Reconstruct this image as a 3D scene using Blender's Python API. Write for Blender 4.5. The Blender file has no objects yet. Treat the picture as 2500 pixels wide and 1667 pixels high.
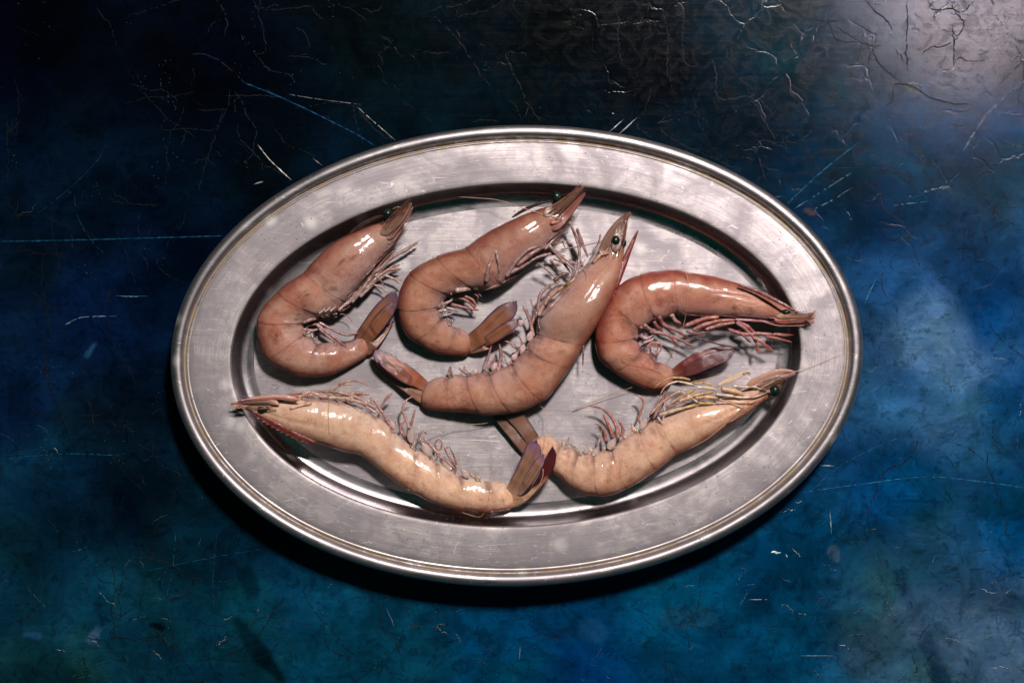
import bpy, math, random
import numpy as np
from mathutils import Vector
from mathutils.bvhtree import BVHTree

# ------------------------------------------------------------ camera, world, lamps, exposure
SC = bpy.context.scene
H = 1.0                      # camera height above the table (m)
PX = 0.00025                 # metres per photo pixel on the table plane
cam_d = bpy.data.cameras.new('camera'); cam = bpy.data.objects.new('camera', cam_d)
SC.collection.objects.link(cam); SC.camera = cam
cam.location = (0, 0, H); cam.rotation_euler = (0, 0, 0)
cam_d.sensor_width = 36.0; cam_d.lens = 36.0 * H / (2500 * PX)
cam_d.clip_start = 0.01; cam_d.clip_end = 50

w = bpy.data.worlds.new('World'); SC.world = w; w.use_nodes = True
w.node_tree.nodes['Background'].inputs[0].default_value = (0.02, 0.27, 0.23, 1)
w.node_tree.nodes['Background'].inputs[1].default_value = 0.11

def area(name, loc, target, size, power, col, size_y=None):
    d = bpy.data.lights.new(name, 'AREA'); d.energy = power; d.color = col
    d.shape = 'RECTANGLE'; d.size = size; d.size_y = size_y or size
    o = bpy.data.objects.new(name, d); SC.collection.objects.link(o)
    o.location = loc
    o.rotation_euler = (Vector(target) - Vector(loc)).to_track_quat('-Z', 'Y').to_euler()
    return o
area('key_softbox', (0.40, 0.97, 1.62), (0, 0, 0), 0.22, 58.0, (1.0, 0.93, 0.89), 0.22)
side = area('side_softbox', (0.605, 0.47, 1.15), (0.31, 0.235, 0), 0.21, 0.27, (1.0, 0.80, 0.86), 0.21)
side.data.spread = math.radians(30)   # honeycomb grid on the box
#area('ceiling_bounce', (0.1, 0.25, 1.9), (0, 0, 0), 1.5, 0.2, (1.0, 0.90, 0.95))
SC.view_settings.view_transform = 'Standard'; SC.view_settings.look = 'None'
SC.view_settings.exposure = 0.0; SC.view_settings.gamma = 1.0

# ------------------------------------------------------------ helpers
rnd = random.Random(7); nrng = np.random.default_rng(5)
def s2l(c):
    c = np.asarray(c, float) / 255.0
    return np.where(c <= 0.04045, c/12.92, ((c+0.055)/1.055)**2.4)
def PT(px, py, z):
    """photo pixel -> world x,y at height z"""
    k = PX * (H - z) / H
    return ((px-1250)*k, -(py-833.5)*k)
def PTS(p, z):
    p = np.asarray(p, float); z = np.asarray(z, float); k = PX*(H-z)/H
    return np.stack([(p[:, 0]-1250)*k, -(p[:, 1]-833.5)*k, np.broadcast_to(z, k.shape)*np.ones(len(p))], 1)
FR = dict(A=(560, 440, 3.0154), B=(940, 420, 2.8), C=(880, 500, 2.8), D=(1420, 620, 3.92),
          E=(540, 880, 2.8), F=(1180, 840, 2.6133), G=(1550, 850, 5.2273), P=(0, 0, 1))
def fr(f, pts):
    ox, oy, s = FR[f]
    return np.array([(ox+x/s, oy+y/s) for x, y in pts])

def _h(i, j, k, seed):
    n = (i*73856093) ^ (j*19349663) ^ (k*83492791) ^ (seed*2654435761)
    n = (n ^ (n >> 13)) * 1274126177 & 0xffffffff
    n = (n ^ (n >> 16)) * 2246822519 & 0xffffffff
    return ((n ^ (n >> 15)) & 0xffffff) / float(0xffffff)
def vnoise(p, seed=0):
    p = np.asarray(p, float); f = np.floor(p).astype(np.int64); t = p - f; t = t*t*(3-2*t)
    r = 0
    for a in (0, 1):
        for b in (0, 1):
            for c in (0, 1):
                wgt = (t[:, 0] if a else 1-t[:, 0])*(t[:, 1] if b else 1-t[:, 1])*(t[:, 2] if c else 1-t[:, 2])
                r = r + wgt*_h(f[:, 0]+a, f[:, 1]+b, f[:, 2]+c, seed)
    return r
def fbm(p, o=4, seed=0):
    r = 0; a = 0.5; s = 0
    for k in range(o):
        r = r + a*vnoise(p*(2.03**k), seed+k); s += a; a *= 0.55
    return r/s
def smooth(e0, e1, x):
    t = np.clip((x-e0)/(e1-e0), 0, 1); return t*t*(3-2*t)
def lerp(a, b, t):
    t = np.asarray(t)[..., None]; return np.asarray(a)*(1-t)+np.asarray(b)*t
def catmull(P, n):
    P = np.asarray(P, float); Q = np.vstack([2*P[0]-P[1], P, 2*P[-1]-P[-2]])
    t = np.linspace(0, len(P)-1, n); i = np.minimum(t.astype(int), len(P)-2); f = (t-i)[:, None]
    a, b, c, d = Q[i], Q[i+1], Q[i+2], Q[i+3]
    return 0.5*((2*b)+(c-a)*f+(2*a-5*b+4*c-d)*f**2+(3*b-a-3*c+d)*f**3)
def chaikin(P, it=2, q=0.2):
    P = np.asarray(P, float)
    for _ in range(it):
        N = [P[0]]
        for a, b in zip(P[:-1], P[1:]):
            N += [a*(1-q)+b*q, a*q+b*(1-q)]
        N.append(P[-1]); P = np.array(N)
    return P
def resample(P, n):
    P = np.asarray(P, float); L = np.r_[0, np.cumsum(np.linalg.norm(np.diff(P, axis=0), axis=1))]
    t = np.linspace(0, L[-1], n); return np.stack([np.interp(t, L, P[:, k]) for k in range(P.shape[1])], 1)

def new_obj(name, V, Fc, mat, parent=None, col=None, smooth_=True, uv=None, extra=None):
    me = bpy.data.meshes.new(name)
    V = np.asarray(V, np.float32)
    me.from_pydata(V.tolist(), [], Fc); me.update()
    if smooth_: me.polygons.foreach_set('use_smooth', np.ones(len(me.polygons), bool))
    if col is not None:
        a = me.color_attributes.new('Col', 'FLOAT_COLOR', 'POINT')
        c = np.ones((len(V), 4), np.float32); c[:, :3] = col; a.data.foreach_set('color', c.ravel())
    if uv is not None:
        a = me.attributes.new('Along', 'FLOAT_VECTOR', 'POINT')
        u = np.zeros((len(V), 3), np.float32); u[:, :uv.shape[1]] = uv; a.data.foreach_set('vector', u.ravel())
    if extra:
        for k, v in extra.items():
            a = me.attributes.new(k, 'FLOAT', 'POINT'); a.data.foreach_set('value', np.asarray(v, np.float32))
    me.materials.append(mat)
    o = bpy.data.objects.new(name, me); SC.collection.objects.link(o)
    if parent is not None: o.parent = parent
    return o
def grid_faces(nr, nc, wrap=True, base=0):
    F = []
    for i in range(nr-1):
        a = base+i*nc; b = a+nc
        for j in range(nc if wrap else nc-1):
            k = (j+1) % nc
            F.append((a+j, a+k, b+k, b+j))
    return F

# ------------------------------------------------------------ materials
def mat(name):
    m = bpy.data.materials.new(name); m.use_nodes = True
    nt = m.node_tree; b = nt.nodes['Principled BSDF']; return m, nt, b
class N:
    def __init__(s, nt): s.nt = nt
    def __call__(s, t, **kw):
        n = s.nt.nodes.new(t)
        for k, v in kw.items():
            if k.startswith('_'): setattr(n, k[1:], v)
            else:
                key = k.replace('__', ' ')
                if key.isdigit(): key = int(key)
                if hasattr(v, 'is_linked') or isinstance(v, bpy.types.NodeSocket): s.nt.links.new(v, n.inputs[key])
                else: n.inputs[key].default_value = v
        return n
    def math(s, op, a, b=0.0, c=0.0):
        n = s.nt.nodes.new('ShaderNodeMath'); n.operation = op
        for i, v in enumerate((a, b, c)):
            if isinstance(v, bpy.types.NodeSocket): s.nt.links.new(v, n.inputs[i])
            else: n.inputs[i].default_value = v
        return n.outputs[0]
    def mix(s, f, a, b, bt='MIX'):
        n = s.nt.nodes.new('ShaderNodeMix'); n.data_type = 'RGBA'; n.blend_type = bt
        for i, v in ((0, f), (6, a), (7, b)):
            if isinstance(v, bpy.types.NodeSocket): s.nt.links.new(v, n.inputs[i])
            else: n.inputs[i].default_value = v
        return n.outputs[2]
    def ramp(s, f, pts):
        n = s.nt.nodes.new('ShaderNodeMapRange'); n.interpolation_type = 'SMOOTHSTEP'
        s.nt.links.new(f, n.inputs[0]); n.inputs[1].default_value, n.inputs[2].default_value = pts[0], pts[1]
        n.inputs[3].default_value, n.inputs[4].default_value = pts[2], pts[3]
        return n.outputs[0]
    def noise(s, vec, scale, detail=4, rough=0.55, dist=0.0):
        n = s.nt.nodes.new('ShaderNodeTexNoise'); s.nt.links.new(vec, n.inputs['Vector'])
        n.inputs['Scale'].default_value = scale; n.inputs['Detail'].default_value = detail
        n.inputs['Roughness'].default_value = rough; n.inputs['Distortion'].default_value = dist
        return n.outputs['Fac']
    def mapv(s, vec, sc, rot=(0, 0, 0)):
        n = s.nt.nodes.new('ShaderNodeMapping'); s.nt.links.new(vec, n.inputs[0])
        n.inputs['Scale'].default_value = sc; n.inputs['Rotation'].default_value = rot; return n.outputs[0]
    def bump(s, h, strength, dist, normal=None):
        n = s.nt.nodes.new('ShaderNodeBump'); s.nt.links.new(h, n.inputs['Height'])
        n.inputs['Strength'].default_value = strength; n.inputs['Distance'].default_value = dist
        if normal is not None: s.nt.links.new(normal, n.inputs['Normal'])
        return n.outputs[0]
    def attr(s, name):
        n = s.nt.nodes.new('ShaderNodeAttribute'); n.attribute_name = name; return n

def flesh_mat(name='shrimp_flesh', sss=0.30, mottle=1.0):
    m, nt, b = mat(name); n = N(nt)
    co = n('ShaderNodeTexCoord').outputs['Object']
    col = n.attr('Col').outputs['Color']
    f1 = n.noise(co, 90, 5, 0.6, 0.6); f2 = n.noise(co, 900, 3, 0.7)
    c = n.mix(n.ramp(f1, (0.35, 0.68, 0, 0.5*mottle)), col, n.mix(1.0, col, (0.72, 0.54, 0.52, 1), 'MULTIPLY'))
    fv = n.noise(co, 60, 4, 0.6, 2.2); vein = n.math('SUBTRACT', 1.0, n.math('MULTIPLY', n.math('ABSOLUTE', n.math('SUBTRACT', fv, 0.5)), 22.0)); vein = n.math('MAXIMUM', vein, 0.0)
    vein = n.math('MULTIPLY', vein, n.ramp(n.noise(co, 38, 2), (0.48, 0.62, 0, 0.55)))
    c = n.mix(vein, c, n.mix(1.0, c, (0.62, 0.44, 0.42, 1), 'MULTIPLY'))
    f4 = n.noise(co, 42, 3, 0.5, 0.5)
    c = n.mix(n.ramp(f4, (0.46, 0.70, 0, 0.4)), c, n.mix(1.0, c, (1.18, 1.12, 1.10, 1), 'MULTIPLY'))
    c = n.mix(n.ramp(f2, (0.45, 0.75, 0, 0.55*mottle)), c, n.mix(1.0, c, (0.62, 0.52, 0.50, 1), 'MULTIPLY'))
    nt.links.new(c, b.inputs['Base Color'])
    b.inputs['Subsurface Weight'].default_value = sss
    b.inputs['Subsurface Radius'].default_value = (1.0, 0.42, 0.25)
    b.inputs['Subsurface Scale'].default_value = 0.003
    b.inputs['Roughness'].default_value = 0.42
    b.inputs['Specular IOR Level'].default_value = 0.12
    b.inputs['Coat Weight'].default_value = 1.0
    b.inputs['Coat IOR'].default_value = 1.38
    wet = n.noise(co, 45, 3, 0.5)
    nt.links.new(n.ramp(n.noise(co, 70, 5, 0.7, 0.8), (0.42, 0.56, 0.12, 1.0)), b.inputs['Coat Weight'])
    nt.links.new(n.ramp(wet, (0.35, 0.65, 0.02, 0.07)), b.inputs['Coat Roughness'])
    h = n.noise(co, 110, 5, 0.55, 1.0)
    bm0 = n.bump(n.noise(co, 420, 3, 0.6, 0.5), 0.35, 0.00028); bm = n.bump(h, 0.32, 0.0011, bm0)
    bm2 = n.bump(f2, 0.18, 0.0003, bm)
    nt.links.new(bm, b.inputs['Coat Normal']); nt.links.new(bm2, b.inputs['Normal'])
    return m
M_FLESH = flesh_mat()

def limb_mat():
    m, nt, b = mat('shrimp_limb'); n = N(nt)
    co = n('ShaderNodeTexCoord').outputs['Object']
    col = n.attr('Col').outputs['Color']
    f1 = n.noise(co, 330, 4, 0.7)
    c = n.mix(n.ramp(f1, (0.38, 0.66, 0, 0.85)), col, n.mix(1.0, col, (0.50, 0.34, 0.33, 1), 'MULTIPLY'))
    nt.links.new(c, b.inputs['Base Color'])
    b.inputs['Subsurface Weight'].default_value = 0.3
    b.inputs['Subsurface Radius'].default_value = (1.0, 0.5, 0.4); b.inputs['Subsurface Scale'].default_value = 0.0012
    b.inputs['Roughness'].default_value = 0.32
    b.inputs['Specular IOR Level'].default_value = 0.25; b.inputs['Coat Weight'].default_value = 0.35; b.inputs['Coat Roughness'].default_value = 0.10
    bm = n.bump(n.noise(co, 900, 3, 0.6), 0.8, 0.0005)
    nt.links.new(bm, b.inputs['Normal']); nt.links.new(bm, b.inputs['Coat Normal'])
    return m
M_LIMB = limb_mat()

def blade_mat():
    m, nt, b = mat('shrimp_tail_blade'); n = N(nt)
    al = n.attr('Along').outputs['Vector']; col = n.attr('Col').outputs['Color']
    st = n.noise(n.mapv(al, (2.5, 26, 1)), 1.0, 3, 0.6)
    c = n.mix(n.ramp(st, (0.42, 0.70, 0, 0.6)), col, n.mix(1.0, col, (0.55, 0.42, 0.40, 1), 'MULTIPLY'))
    nt.links.new(c, b.inputs['Base Color'])
    b.inputs['Subsurface Weight'].default_value = 0.2
    b.inputs['Subsurface Radius'].default_value = (1.0, 0.5, 0.3); b.inputs['Subsurface Scale'].default_value = 0.0015
    b.inputs['Roughness'].default_value = 0.35
    b.inputs['Coat Weight'].default_value = 1.0; b.inputs['Coat Roughness'].default_value = 0.10; b.inputs['Coat IOR'].default_value = 1.4
    bm = n.bump(st, 0.5, 0.0003)
    nt.links.new(bm, b.inputs['Normal']); nt.links.new(bm, b.inputs['Coat Normal'])
    return m
M_BLADE = blade_mat()

def hair_mat():
    m, nt, b = mat('shrimp_antenna'); n = N(nt)
    col = n.attr('Col').outputs['Color']; co = n('ShaderNodeTexCoord').outputs['Object']
    c = n.mix(n.ramp(n.noise(co, 600, 2), (0.4, 0.6, 0, 0.3)), col, n.mix(1.0, col, (0.6, 0.5, 0.4, 1), 'MULTIPLY'))
    nt.links.new(c, b.inputs['Base Color']); b.inputs['Roughness'].default_value = 0.3
    return m
M_HAIR = hair_mat()

def eye_mat():
    m, nt, b = mat('shrimp_eye'); n = N(nt)
    co = n('ShaderNodeTexCoord').outputs['Object']
    c = n.mix(n.ramp(n.noise(co, 500, 3), (0.4, 0.65, 0, 1)), (0.002, 0.005, 0.004, 1), (0.006, 0.018, 0.013, 1))
    nt.links.new(c, b.inputs['Base Color'])
    b.inputs['Roughness'].default_value = 0.4; b.inputs['Specular IOR Level'].default_value = 0.2; b.inputs['Coat Weight'].default_value = 0.3; b.inputs['Coat Roughness'].default_value = 0.05
    return m
M_EYE = eye_mat()

def metal_mat(name, rough=0.40, brushed_xy=False, base=(0.485, 0.44, 0.442), bk=1.0):
    m, nt, b = mat(name); n = N(nt)
    co = n('ShaderNodeTexCoord').outputs['Object']
    al = n.attr('Along').outputs['Vector']; grime = n.attr('Grime').outputs['Fac']
    src = co if brushed_xy else al
    # fine brushing, long thin streaks
    if brushed_xy:
        br = n.noise(n.mapv(src, (30, 1150, 1), (0, 0, math.radians(2))), 1.0, 5, 0.75, 0.1)
        br2 = n.noise(n.mapv(src, (12, 420, 1), (0, 0, math.radians(-3))), 1.0, 4, 0.6)
    else:
        br = n.noise(n.mapv(src, (30, 1150, 1)), 1.0, 5, 0.75, 0.1)
        br2 = n.noise(n.mapv(src, (12, 420, 1)), 1.0, 4, 0.6)
    # worn, cloudy tarnish
    cl = n.noise(co, 26, 6, 0.62, 0.8); cl2 = n.noise(co, 110, 5, 0.7, 0.3); fine = n.noise(co, 1500, 3, 0.8)
    # criss-cross hairline scratches: thin ridges of stretched voronoi edges masked by noise
    def scr(rot, sx, sy, seed_off, lo, hi):
        mv = n.mapv(co, (sx, sy, 1), (0, 0, rot)); ad = n('ShaderNodeVectorMath', _operation='ADD')
        nt.links.new(mv, ad.inputs[0]); ad.inputs[1].default_value = (seed_off, seed_off*1.7, 0)
        wn = n.noise(co, 8, 2); 
        v = n('ShaderNodeTexVoronoi', _feature='DISTANCE_TO_EDGE'); nt.links.new(ad.outputs[0], v.inputs['Vector']); v.inputs['Scale'].default_value = 1
        line = n.ramp(v.outputs['Distance'], (0.0, 0.013, 1, 0))
        mk = n.ramp(n.noise(ad.outputs[0], 1.3, 2), (lo, hi, 0, 1))
        return n.math('MULTIPLY', line, mk)
    s1 = scr(0.6, 38, 220, 3.1, 0.54, 0.66); s2 = scr(-0.9, 30, 260, 9.3, 0.55, 0.66); s3 = scr(1.7, 50, 330, 5.3, 0.56, 0.66)
    sc = n.math('MAXIMUM', n.math('MAXIMUM', s1, s2), s3)
    # pits
    vp = n('ShaderNodeTexVoronoi'); nt.links.new(co, vp.inputs['Vector']); vp.inputs['Scale'].default_value = 330
    pit = n.math('MULTIPLY', n.ramp(vp.outputs['Distance'], (0.06, 0.24, 1, 0)), n.ramp(n.noise(co, 60, 4, 0.7), (0.50, 0.60, 0, 1)))
    vw = n('ShaderNodeTexVoronoi'); nt.links.new(co, vw.inputs['Vector']); vw.inputs['Scale'].default_value = 48
    spot = n.math('MULTIPLY', n.ramp(vw.outputs['Distance'], (0.05, 0.30, 1, 0)), n.ramp(n.noise(co, 14, 2), (0.50, 0.62, 0, 1)))
    c = n.mix(n.ramp(cl, (0.40, 0.62, 0, 1)), (base[0]*1.08, base[1]*1.08, base[2]*1.06, 1), (base[0]*0.66, base[1]*0.65, base[2]*0.68, 1))
    c = n.mix(n.ramp(cl2, (0.42, 0.64, 0, 0.85)), c, (base[0]*0.66, base[1]*0.66, base[2]*0.72, 1))
    c = n.mix(n.ramp(br, (0.35, 0.70, 0.0, 0.8)), c, (base[0]*0.58, base[1]*0.56, base[2]*0.58, 1))
    c = n.mix(n.ramp(fine, (0.45, 0.8, 0.0, 0.35)), c, (0.36, 0.32, 0.33, 1))
    c = n.mix(n.math('MULTIPLY', spot, 0.45), c, (0.76, 0.74, 0.70, 1))
    c = n.mix(n.math('MULTIPLY', sc, 0.7), c, (0.85, 0.80, 0.78, 1))
    c = n.mix(n.math('MULTIPLY', pit, 0.8), c, (0.10, 0.07, 0.07, 1))
    gr = n.math('MULTIPLY', grime, n.ramp(n.noise(co, 140, 5, 0.7), (0.36, 0.60, 0.15, 1)))
    c = n.mix(n.math('MULTIPLY', gr, 0.9), c, (0.26, 0.19, 0.12, 1))
    dk = n.math('MULTIPLY', grime, n.ramp(n.noise(n.mapv(al, (60, 900, 1)), 1.0, 5, 0.8), (0.60, 0.68, 0, 1)))
    c = n.mix(n.math('MULTIPLY', dk, 0.9), c, (0.03, 0.025, 0.025, 1))
    nt.links.new(c, b.inputs['Base Color'])
    mt = n.math('SUBTRACT', 1.0, n.math('MULTIPLY', n.math('MAXIMUM', pit, n.math('MAXIMUM', gr, n.math('MULTIPLY', spot, .5))), 0.6))
    nt.links.new(mt, b.inputs['Metallic'])
    r = n.math('ADD', n.ramp(cl, (0.3, 0.7, rough-0.05, rough+0.07)), n.math('MULTIPLY', n.math('SUBTRACT', br2, 0.5), 0.22))
    r = n.math('ADD', r, n.math('MULTIPLY', gr, 0.25))
    nt.links.new(r, b.inputs['Roughness'])
    hgt = n.math('ADD', n.math('MULTIPLY', br, 0.6), n.math('MULTIPLY', fine, 0.4))
    hgt = n.math('SUBTRACT', hgt, n.math('MULTIPLY', sc, 0.7)); hgt = n.math('SUBTRACT', hgt, pit)
    b1 = n.bump(hgt, 0.35*bk, 0.00012)
    b2 = n.bump(n.noise(co, 30, 3, 0.5), 0.25, 0.0006, b1)
    nt.links.new(b2, b.inputs['Normal'])
    return m
M_METAL = metal_mat('brushed_metal_rim', 0.63); M_FLOOR = metal_mat('brushed_metal_well', 0.61, True)
M_BEAD = metal_mat('worn_metal_edge', 0.46)

def table_mat():
    m, nt, b = mat('blue_painted_board'); n = N(nt)
    co = n('ShaderNodeTexCoord').outputs['Object']; col = n.attr('Col').outputs['Color']
    f = n.noise(co, 30, 8, 0.66, 1.2); f2 = n.noise(co, 9, 5, 0.6, 1.8); f3 = n.noise(co, 260, 5, 0.75)
    c = n.mix(n.ramp(f, (0.40, 0.60, 0, 0.70)), col, n.mix(1.0, col, (0.40, 0.50, 0.48, 1), 'MULTIPLY'))
    c = n.mix(n.ramp(f2, (0.52, 0.60, 0, 0.35)), c, n.mix(1.0, c, (1.7, 1.35, 1.12, 1), 'MULTIPLY'))
    c = n.mix(n.ramp(f3, (0.45, 0.78, 0, 0.6)), c, n.mix(1.0, c, (0.35, 0.45, 0.5, 1), 'MULTIPLY'))
    fl_ = n.noise(co, 75, 9, 0.72, 2.0); fl2 = n.noise(n.mapv(co, (1, 1.8, 1), (0, 0, .3)), 38, 9, 0.7, 1.4)
    c = n.mix(n.ramp(fl_, (0.545, 0.59, 0, 0.6)), c, n.mix(1.0, c, (0.30, 0.40, 0.42, 1), 'MULTIPLY'))
    c = n.mix(n.ramp(fl2, (0.56, 0.60, 0, 0.55)), c, n.mix(1.0, c, (1.6, 1.4, 1.2, 1), 'MULTIPLY'))
    # horizontal brush strokes
    st = n.noise(n.mapv(co, (14, 520, 1)), 1.0, 5, 0.7)
    c = n.mix(n.ramp(st, (0.42, 0.72, 0, 0.35)), c, n.mix(1.0, c, (1.5, 1.35, 1.3, 1), 'MULTIPLY'))
    v = n('ShaderNodeTexVoronoi'); nt.links.new(co, v.inputs['Vector']); v.inputs['Scale'].default_value = 420
    sp = n.math('MULTIPLY', n.ramp(v.outputs['Distance'], (0.05, 0.16, 1, 0)), n.ramp(n.noise(co, 40, 3), (0.58, 0.68, 0, 1)))
    c = n.mix(n.math('MULTIPLY', sp, 0.5), c, (0.10, 0.16, 0.19, 1))
    nt.links.new(c, b.inputs['Base Color'])
    nt.links.new(n.math('ADD', n.ramp(fl_, (0.4, 0.62, 0.13, 0.19)), n.ramp(st, (0.35, 0.65, 0.0, 0.03))), b.inputs['Roughness'])
    b.inputs['Specular IOR Level'].default_value = 0.085
    # hairline craquelure as fine relief
    wz = n('ShaderNodeTexNoise'); nt.links.new(co, wz.inputs['Vector']); wz.inputs['Scale'].default_value = 70; wz.inputs['Detail'].default_value = 4
    ad = n('ShaderNodeVectorMath', _operation='SCALE'); nt.links.new(wz.outputs['Color'], ad.inputs[0]); ad.inputs[3].default_value = 0.012
    ad2 = n('ShaderNodeVectorMath', _operation='ADD'); nt.links.new(co, ad2.inputs[0]); nt.links.new(ad.outputs[0], ad2.inputs[1])
    ve = n('ShaderNodeTexVoronoi', _feature='DISTANCE_TO_EDGE'); nt.links.new(ad2.outputs[0], ve.inputs['Vector']); ve.inputs['Scale'].default_value = 34
    ck = n.math('MULTIPLY', n.ramp(ve.outputs['Distance'], (0.0, 0.03, 1, 0)), n.ramp(n.noise(co, 22, 3), (0.50, 0.58, 0, 1)))
    h = n.math('ADD', n.math('MULTIPLY', st, 0.25), n.math('MULTIPLY', f3, 0.5))
    h = n.math('SUBTRACT', h, n.math('MULTIPLY', ck, 1.6))
    h = n.math('SUBTRACT', h, n.ramp(fl_, (0.53, 0.60, 0, 0.15)))
    b1 = n.bump(h, 0.30, 0.00014); 
    nt.links.new(b1, b.inputs['Normal'])
    return m
M_TABLE = table_mat()
def crack_mat():
    m, nt, b = mat('cracked_paint_edge'); n = N(nt)
    col = n.attr('Col').outputs['Color']; co = n('ShaderNodeTexCoord').outputs['Object']
    c = n.mix(n.ramp(n.noise(co, 500, 3), (0.35, 0.65, 0, 0.8)), col, n.mix(1.0, col, (0.25, 0.35, 0.4, 1), 'MULTIPLY'))
    nt.links.new(c, b.inputs['Base Color']); b.inputs['Roughness'].default_value = 0.55; b.inputs['Specular IOR Level'].default_value = 0.12
    return m
M_CRACK = crack_mat()

# ------------------------------------------------------------ table
def paint_table():
    gx_ = np.r_[np.linspace(-3200, -60, 40), np.linspace(-50, 2550, 440), np.linspace(2560, 5700, 40)]
    gy_ = np.r_[np.linspace(-3000, -60, 36), np.linspace(-50, 1717, 300), np.linspace(1727, 4700, 36)]
    X, Y = np.meshgrid(gx_, gy_); p = np.stack([X.ravel(), Y.ravel()], 1)
    ctl = [(60, 60, 1, 2, 14), (500, 120, 1, 3, 14), (950, 120, 2, 14, 22), (1350, 90, 1, 5, 10), (1600, 220, 0, 5, 13), (1900, 150, 2, 26, 42),  # near-black top-left entries: dark paint, with lamp falloff and vignetting put into colour
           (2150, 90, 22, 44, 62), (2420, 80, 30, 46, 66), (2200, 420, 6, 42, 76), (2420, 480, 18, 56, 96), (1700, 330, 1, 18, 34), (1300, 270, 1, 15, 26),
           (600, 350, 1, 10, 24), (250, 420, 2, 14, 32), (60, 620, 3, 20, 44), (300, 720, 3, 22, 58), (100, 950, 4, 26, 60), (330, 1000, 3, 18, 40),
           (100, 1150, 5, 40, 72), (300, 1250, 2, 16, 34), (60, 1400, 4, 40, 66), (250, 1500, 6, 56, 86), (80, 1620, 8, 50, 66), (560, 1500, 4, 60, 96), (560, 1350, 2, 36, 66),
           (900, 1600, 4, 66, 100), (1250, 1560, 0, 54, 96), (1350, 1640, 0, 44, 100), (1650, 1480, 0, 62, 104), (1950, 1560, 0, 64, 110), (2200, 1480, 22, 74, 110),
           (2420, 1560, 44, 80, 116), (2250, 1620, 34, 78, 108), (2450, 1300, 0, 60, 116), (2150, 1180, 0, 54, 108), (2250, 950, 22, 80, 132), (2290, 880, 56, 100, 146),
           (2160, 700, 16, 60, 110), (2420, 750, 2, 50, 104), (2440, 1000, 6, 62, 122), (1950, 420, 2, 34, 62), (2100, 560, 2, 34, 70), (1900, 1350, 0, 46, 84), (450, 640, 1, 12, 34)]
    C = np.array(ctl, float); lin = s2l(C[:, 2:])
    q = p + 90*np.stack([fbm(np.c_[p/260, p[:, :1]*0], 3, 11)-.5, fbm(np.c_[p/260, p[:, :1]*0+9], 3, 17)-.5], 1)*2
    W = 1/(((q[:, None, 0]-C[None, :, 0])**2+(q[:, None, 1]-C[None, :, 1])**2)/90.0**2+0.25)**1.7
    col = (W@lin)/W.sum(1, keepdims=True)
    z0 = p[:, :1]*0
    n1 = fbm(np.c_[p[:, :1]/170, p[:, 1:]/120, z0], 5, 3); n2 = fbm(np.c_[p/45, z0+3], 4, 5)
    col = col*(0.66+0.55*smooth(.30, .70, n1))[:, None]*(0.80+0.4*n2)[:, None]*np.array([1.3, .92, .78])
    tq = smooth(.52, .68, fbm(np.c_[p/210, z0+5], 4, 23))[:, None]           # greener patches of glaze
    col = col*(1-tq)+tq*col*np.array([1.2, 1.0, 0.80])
    # separate old paint marks: pale rubbed patches and dark knife marks
    def seg(a, b, w0, w1, soft, target, amt):
        a = np.array(a, float); b = np.array(b, float); d = b-a; t = np.clip(((p-a)@d)/(d@d), 0, 1)
        dist = np.linalg.norm(p-(a+t[:, None]*d), axis=1)+6*(n2-.5)*2
        ww = w0+(w1-w0)*t; k = amt*(1-smooth(ww, ww+soft, dist))[:, None]
        return col*(1-k)+np.array(s2l(target))*k
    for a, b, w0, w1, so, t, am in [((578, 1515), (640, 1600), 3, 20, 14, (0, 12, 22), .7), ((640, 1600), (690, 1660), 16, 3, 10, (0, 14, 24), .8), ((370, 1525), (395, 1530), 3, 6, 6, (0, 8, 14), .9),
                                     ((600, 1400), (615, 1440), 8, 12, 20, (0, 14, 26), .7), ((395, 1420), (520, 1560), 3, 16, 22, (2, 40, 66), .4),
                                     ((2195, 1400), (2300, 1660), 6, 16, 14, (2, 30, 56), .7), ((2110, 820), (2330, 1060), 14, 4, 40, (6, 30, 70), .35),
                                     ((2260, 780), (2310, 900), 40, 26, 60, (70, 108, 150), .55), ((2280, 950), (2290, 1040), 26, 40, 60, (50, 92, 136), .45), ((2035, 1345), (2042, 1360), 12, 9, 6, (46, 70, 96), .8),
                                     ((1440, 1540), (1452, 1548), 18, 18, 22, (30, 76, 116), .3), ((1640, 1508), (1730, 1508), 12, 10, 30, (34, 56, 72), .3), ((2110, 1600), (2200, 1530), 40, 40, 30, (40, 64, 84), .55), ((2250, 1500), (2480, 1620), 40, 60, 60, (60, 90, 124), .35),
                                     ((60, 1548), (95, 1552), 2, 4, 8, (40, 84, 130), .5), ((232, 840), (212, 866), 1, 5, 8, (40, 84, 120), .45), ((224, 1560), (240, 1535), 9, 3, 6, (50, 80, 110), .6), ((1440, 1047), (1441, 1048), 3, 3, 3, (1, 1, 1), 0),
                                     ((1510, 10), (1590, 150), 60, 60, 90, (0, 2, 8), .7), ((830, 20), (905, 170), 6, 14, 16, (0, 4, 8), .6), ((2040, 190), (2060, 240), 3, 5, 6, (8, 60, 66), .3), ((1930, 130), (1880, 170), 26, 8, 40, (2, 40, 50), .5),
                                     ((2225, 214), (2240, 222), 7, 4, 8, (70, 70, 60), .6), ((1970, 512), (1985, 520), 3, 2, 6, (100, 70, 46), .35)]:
        col = seg(a, b, w0, w1, so, t, am)
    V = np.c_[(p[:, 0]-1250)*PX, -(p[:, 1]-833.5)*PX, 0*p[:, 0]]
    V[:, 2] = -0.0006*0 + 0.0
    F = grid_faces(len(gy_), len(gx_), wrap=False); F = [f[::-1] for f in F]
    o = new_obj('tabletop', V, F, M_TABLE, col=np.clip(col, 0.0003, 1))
    o['kind'] = 'structure'
    return o
TABLE = paint_table()

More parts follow.
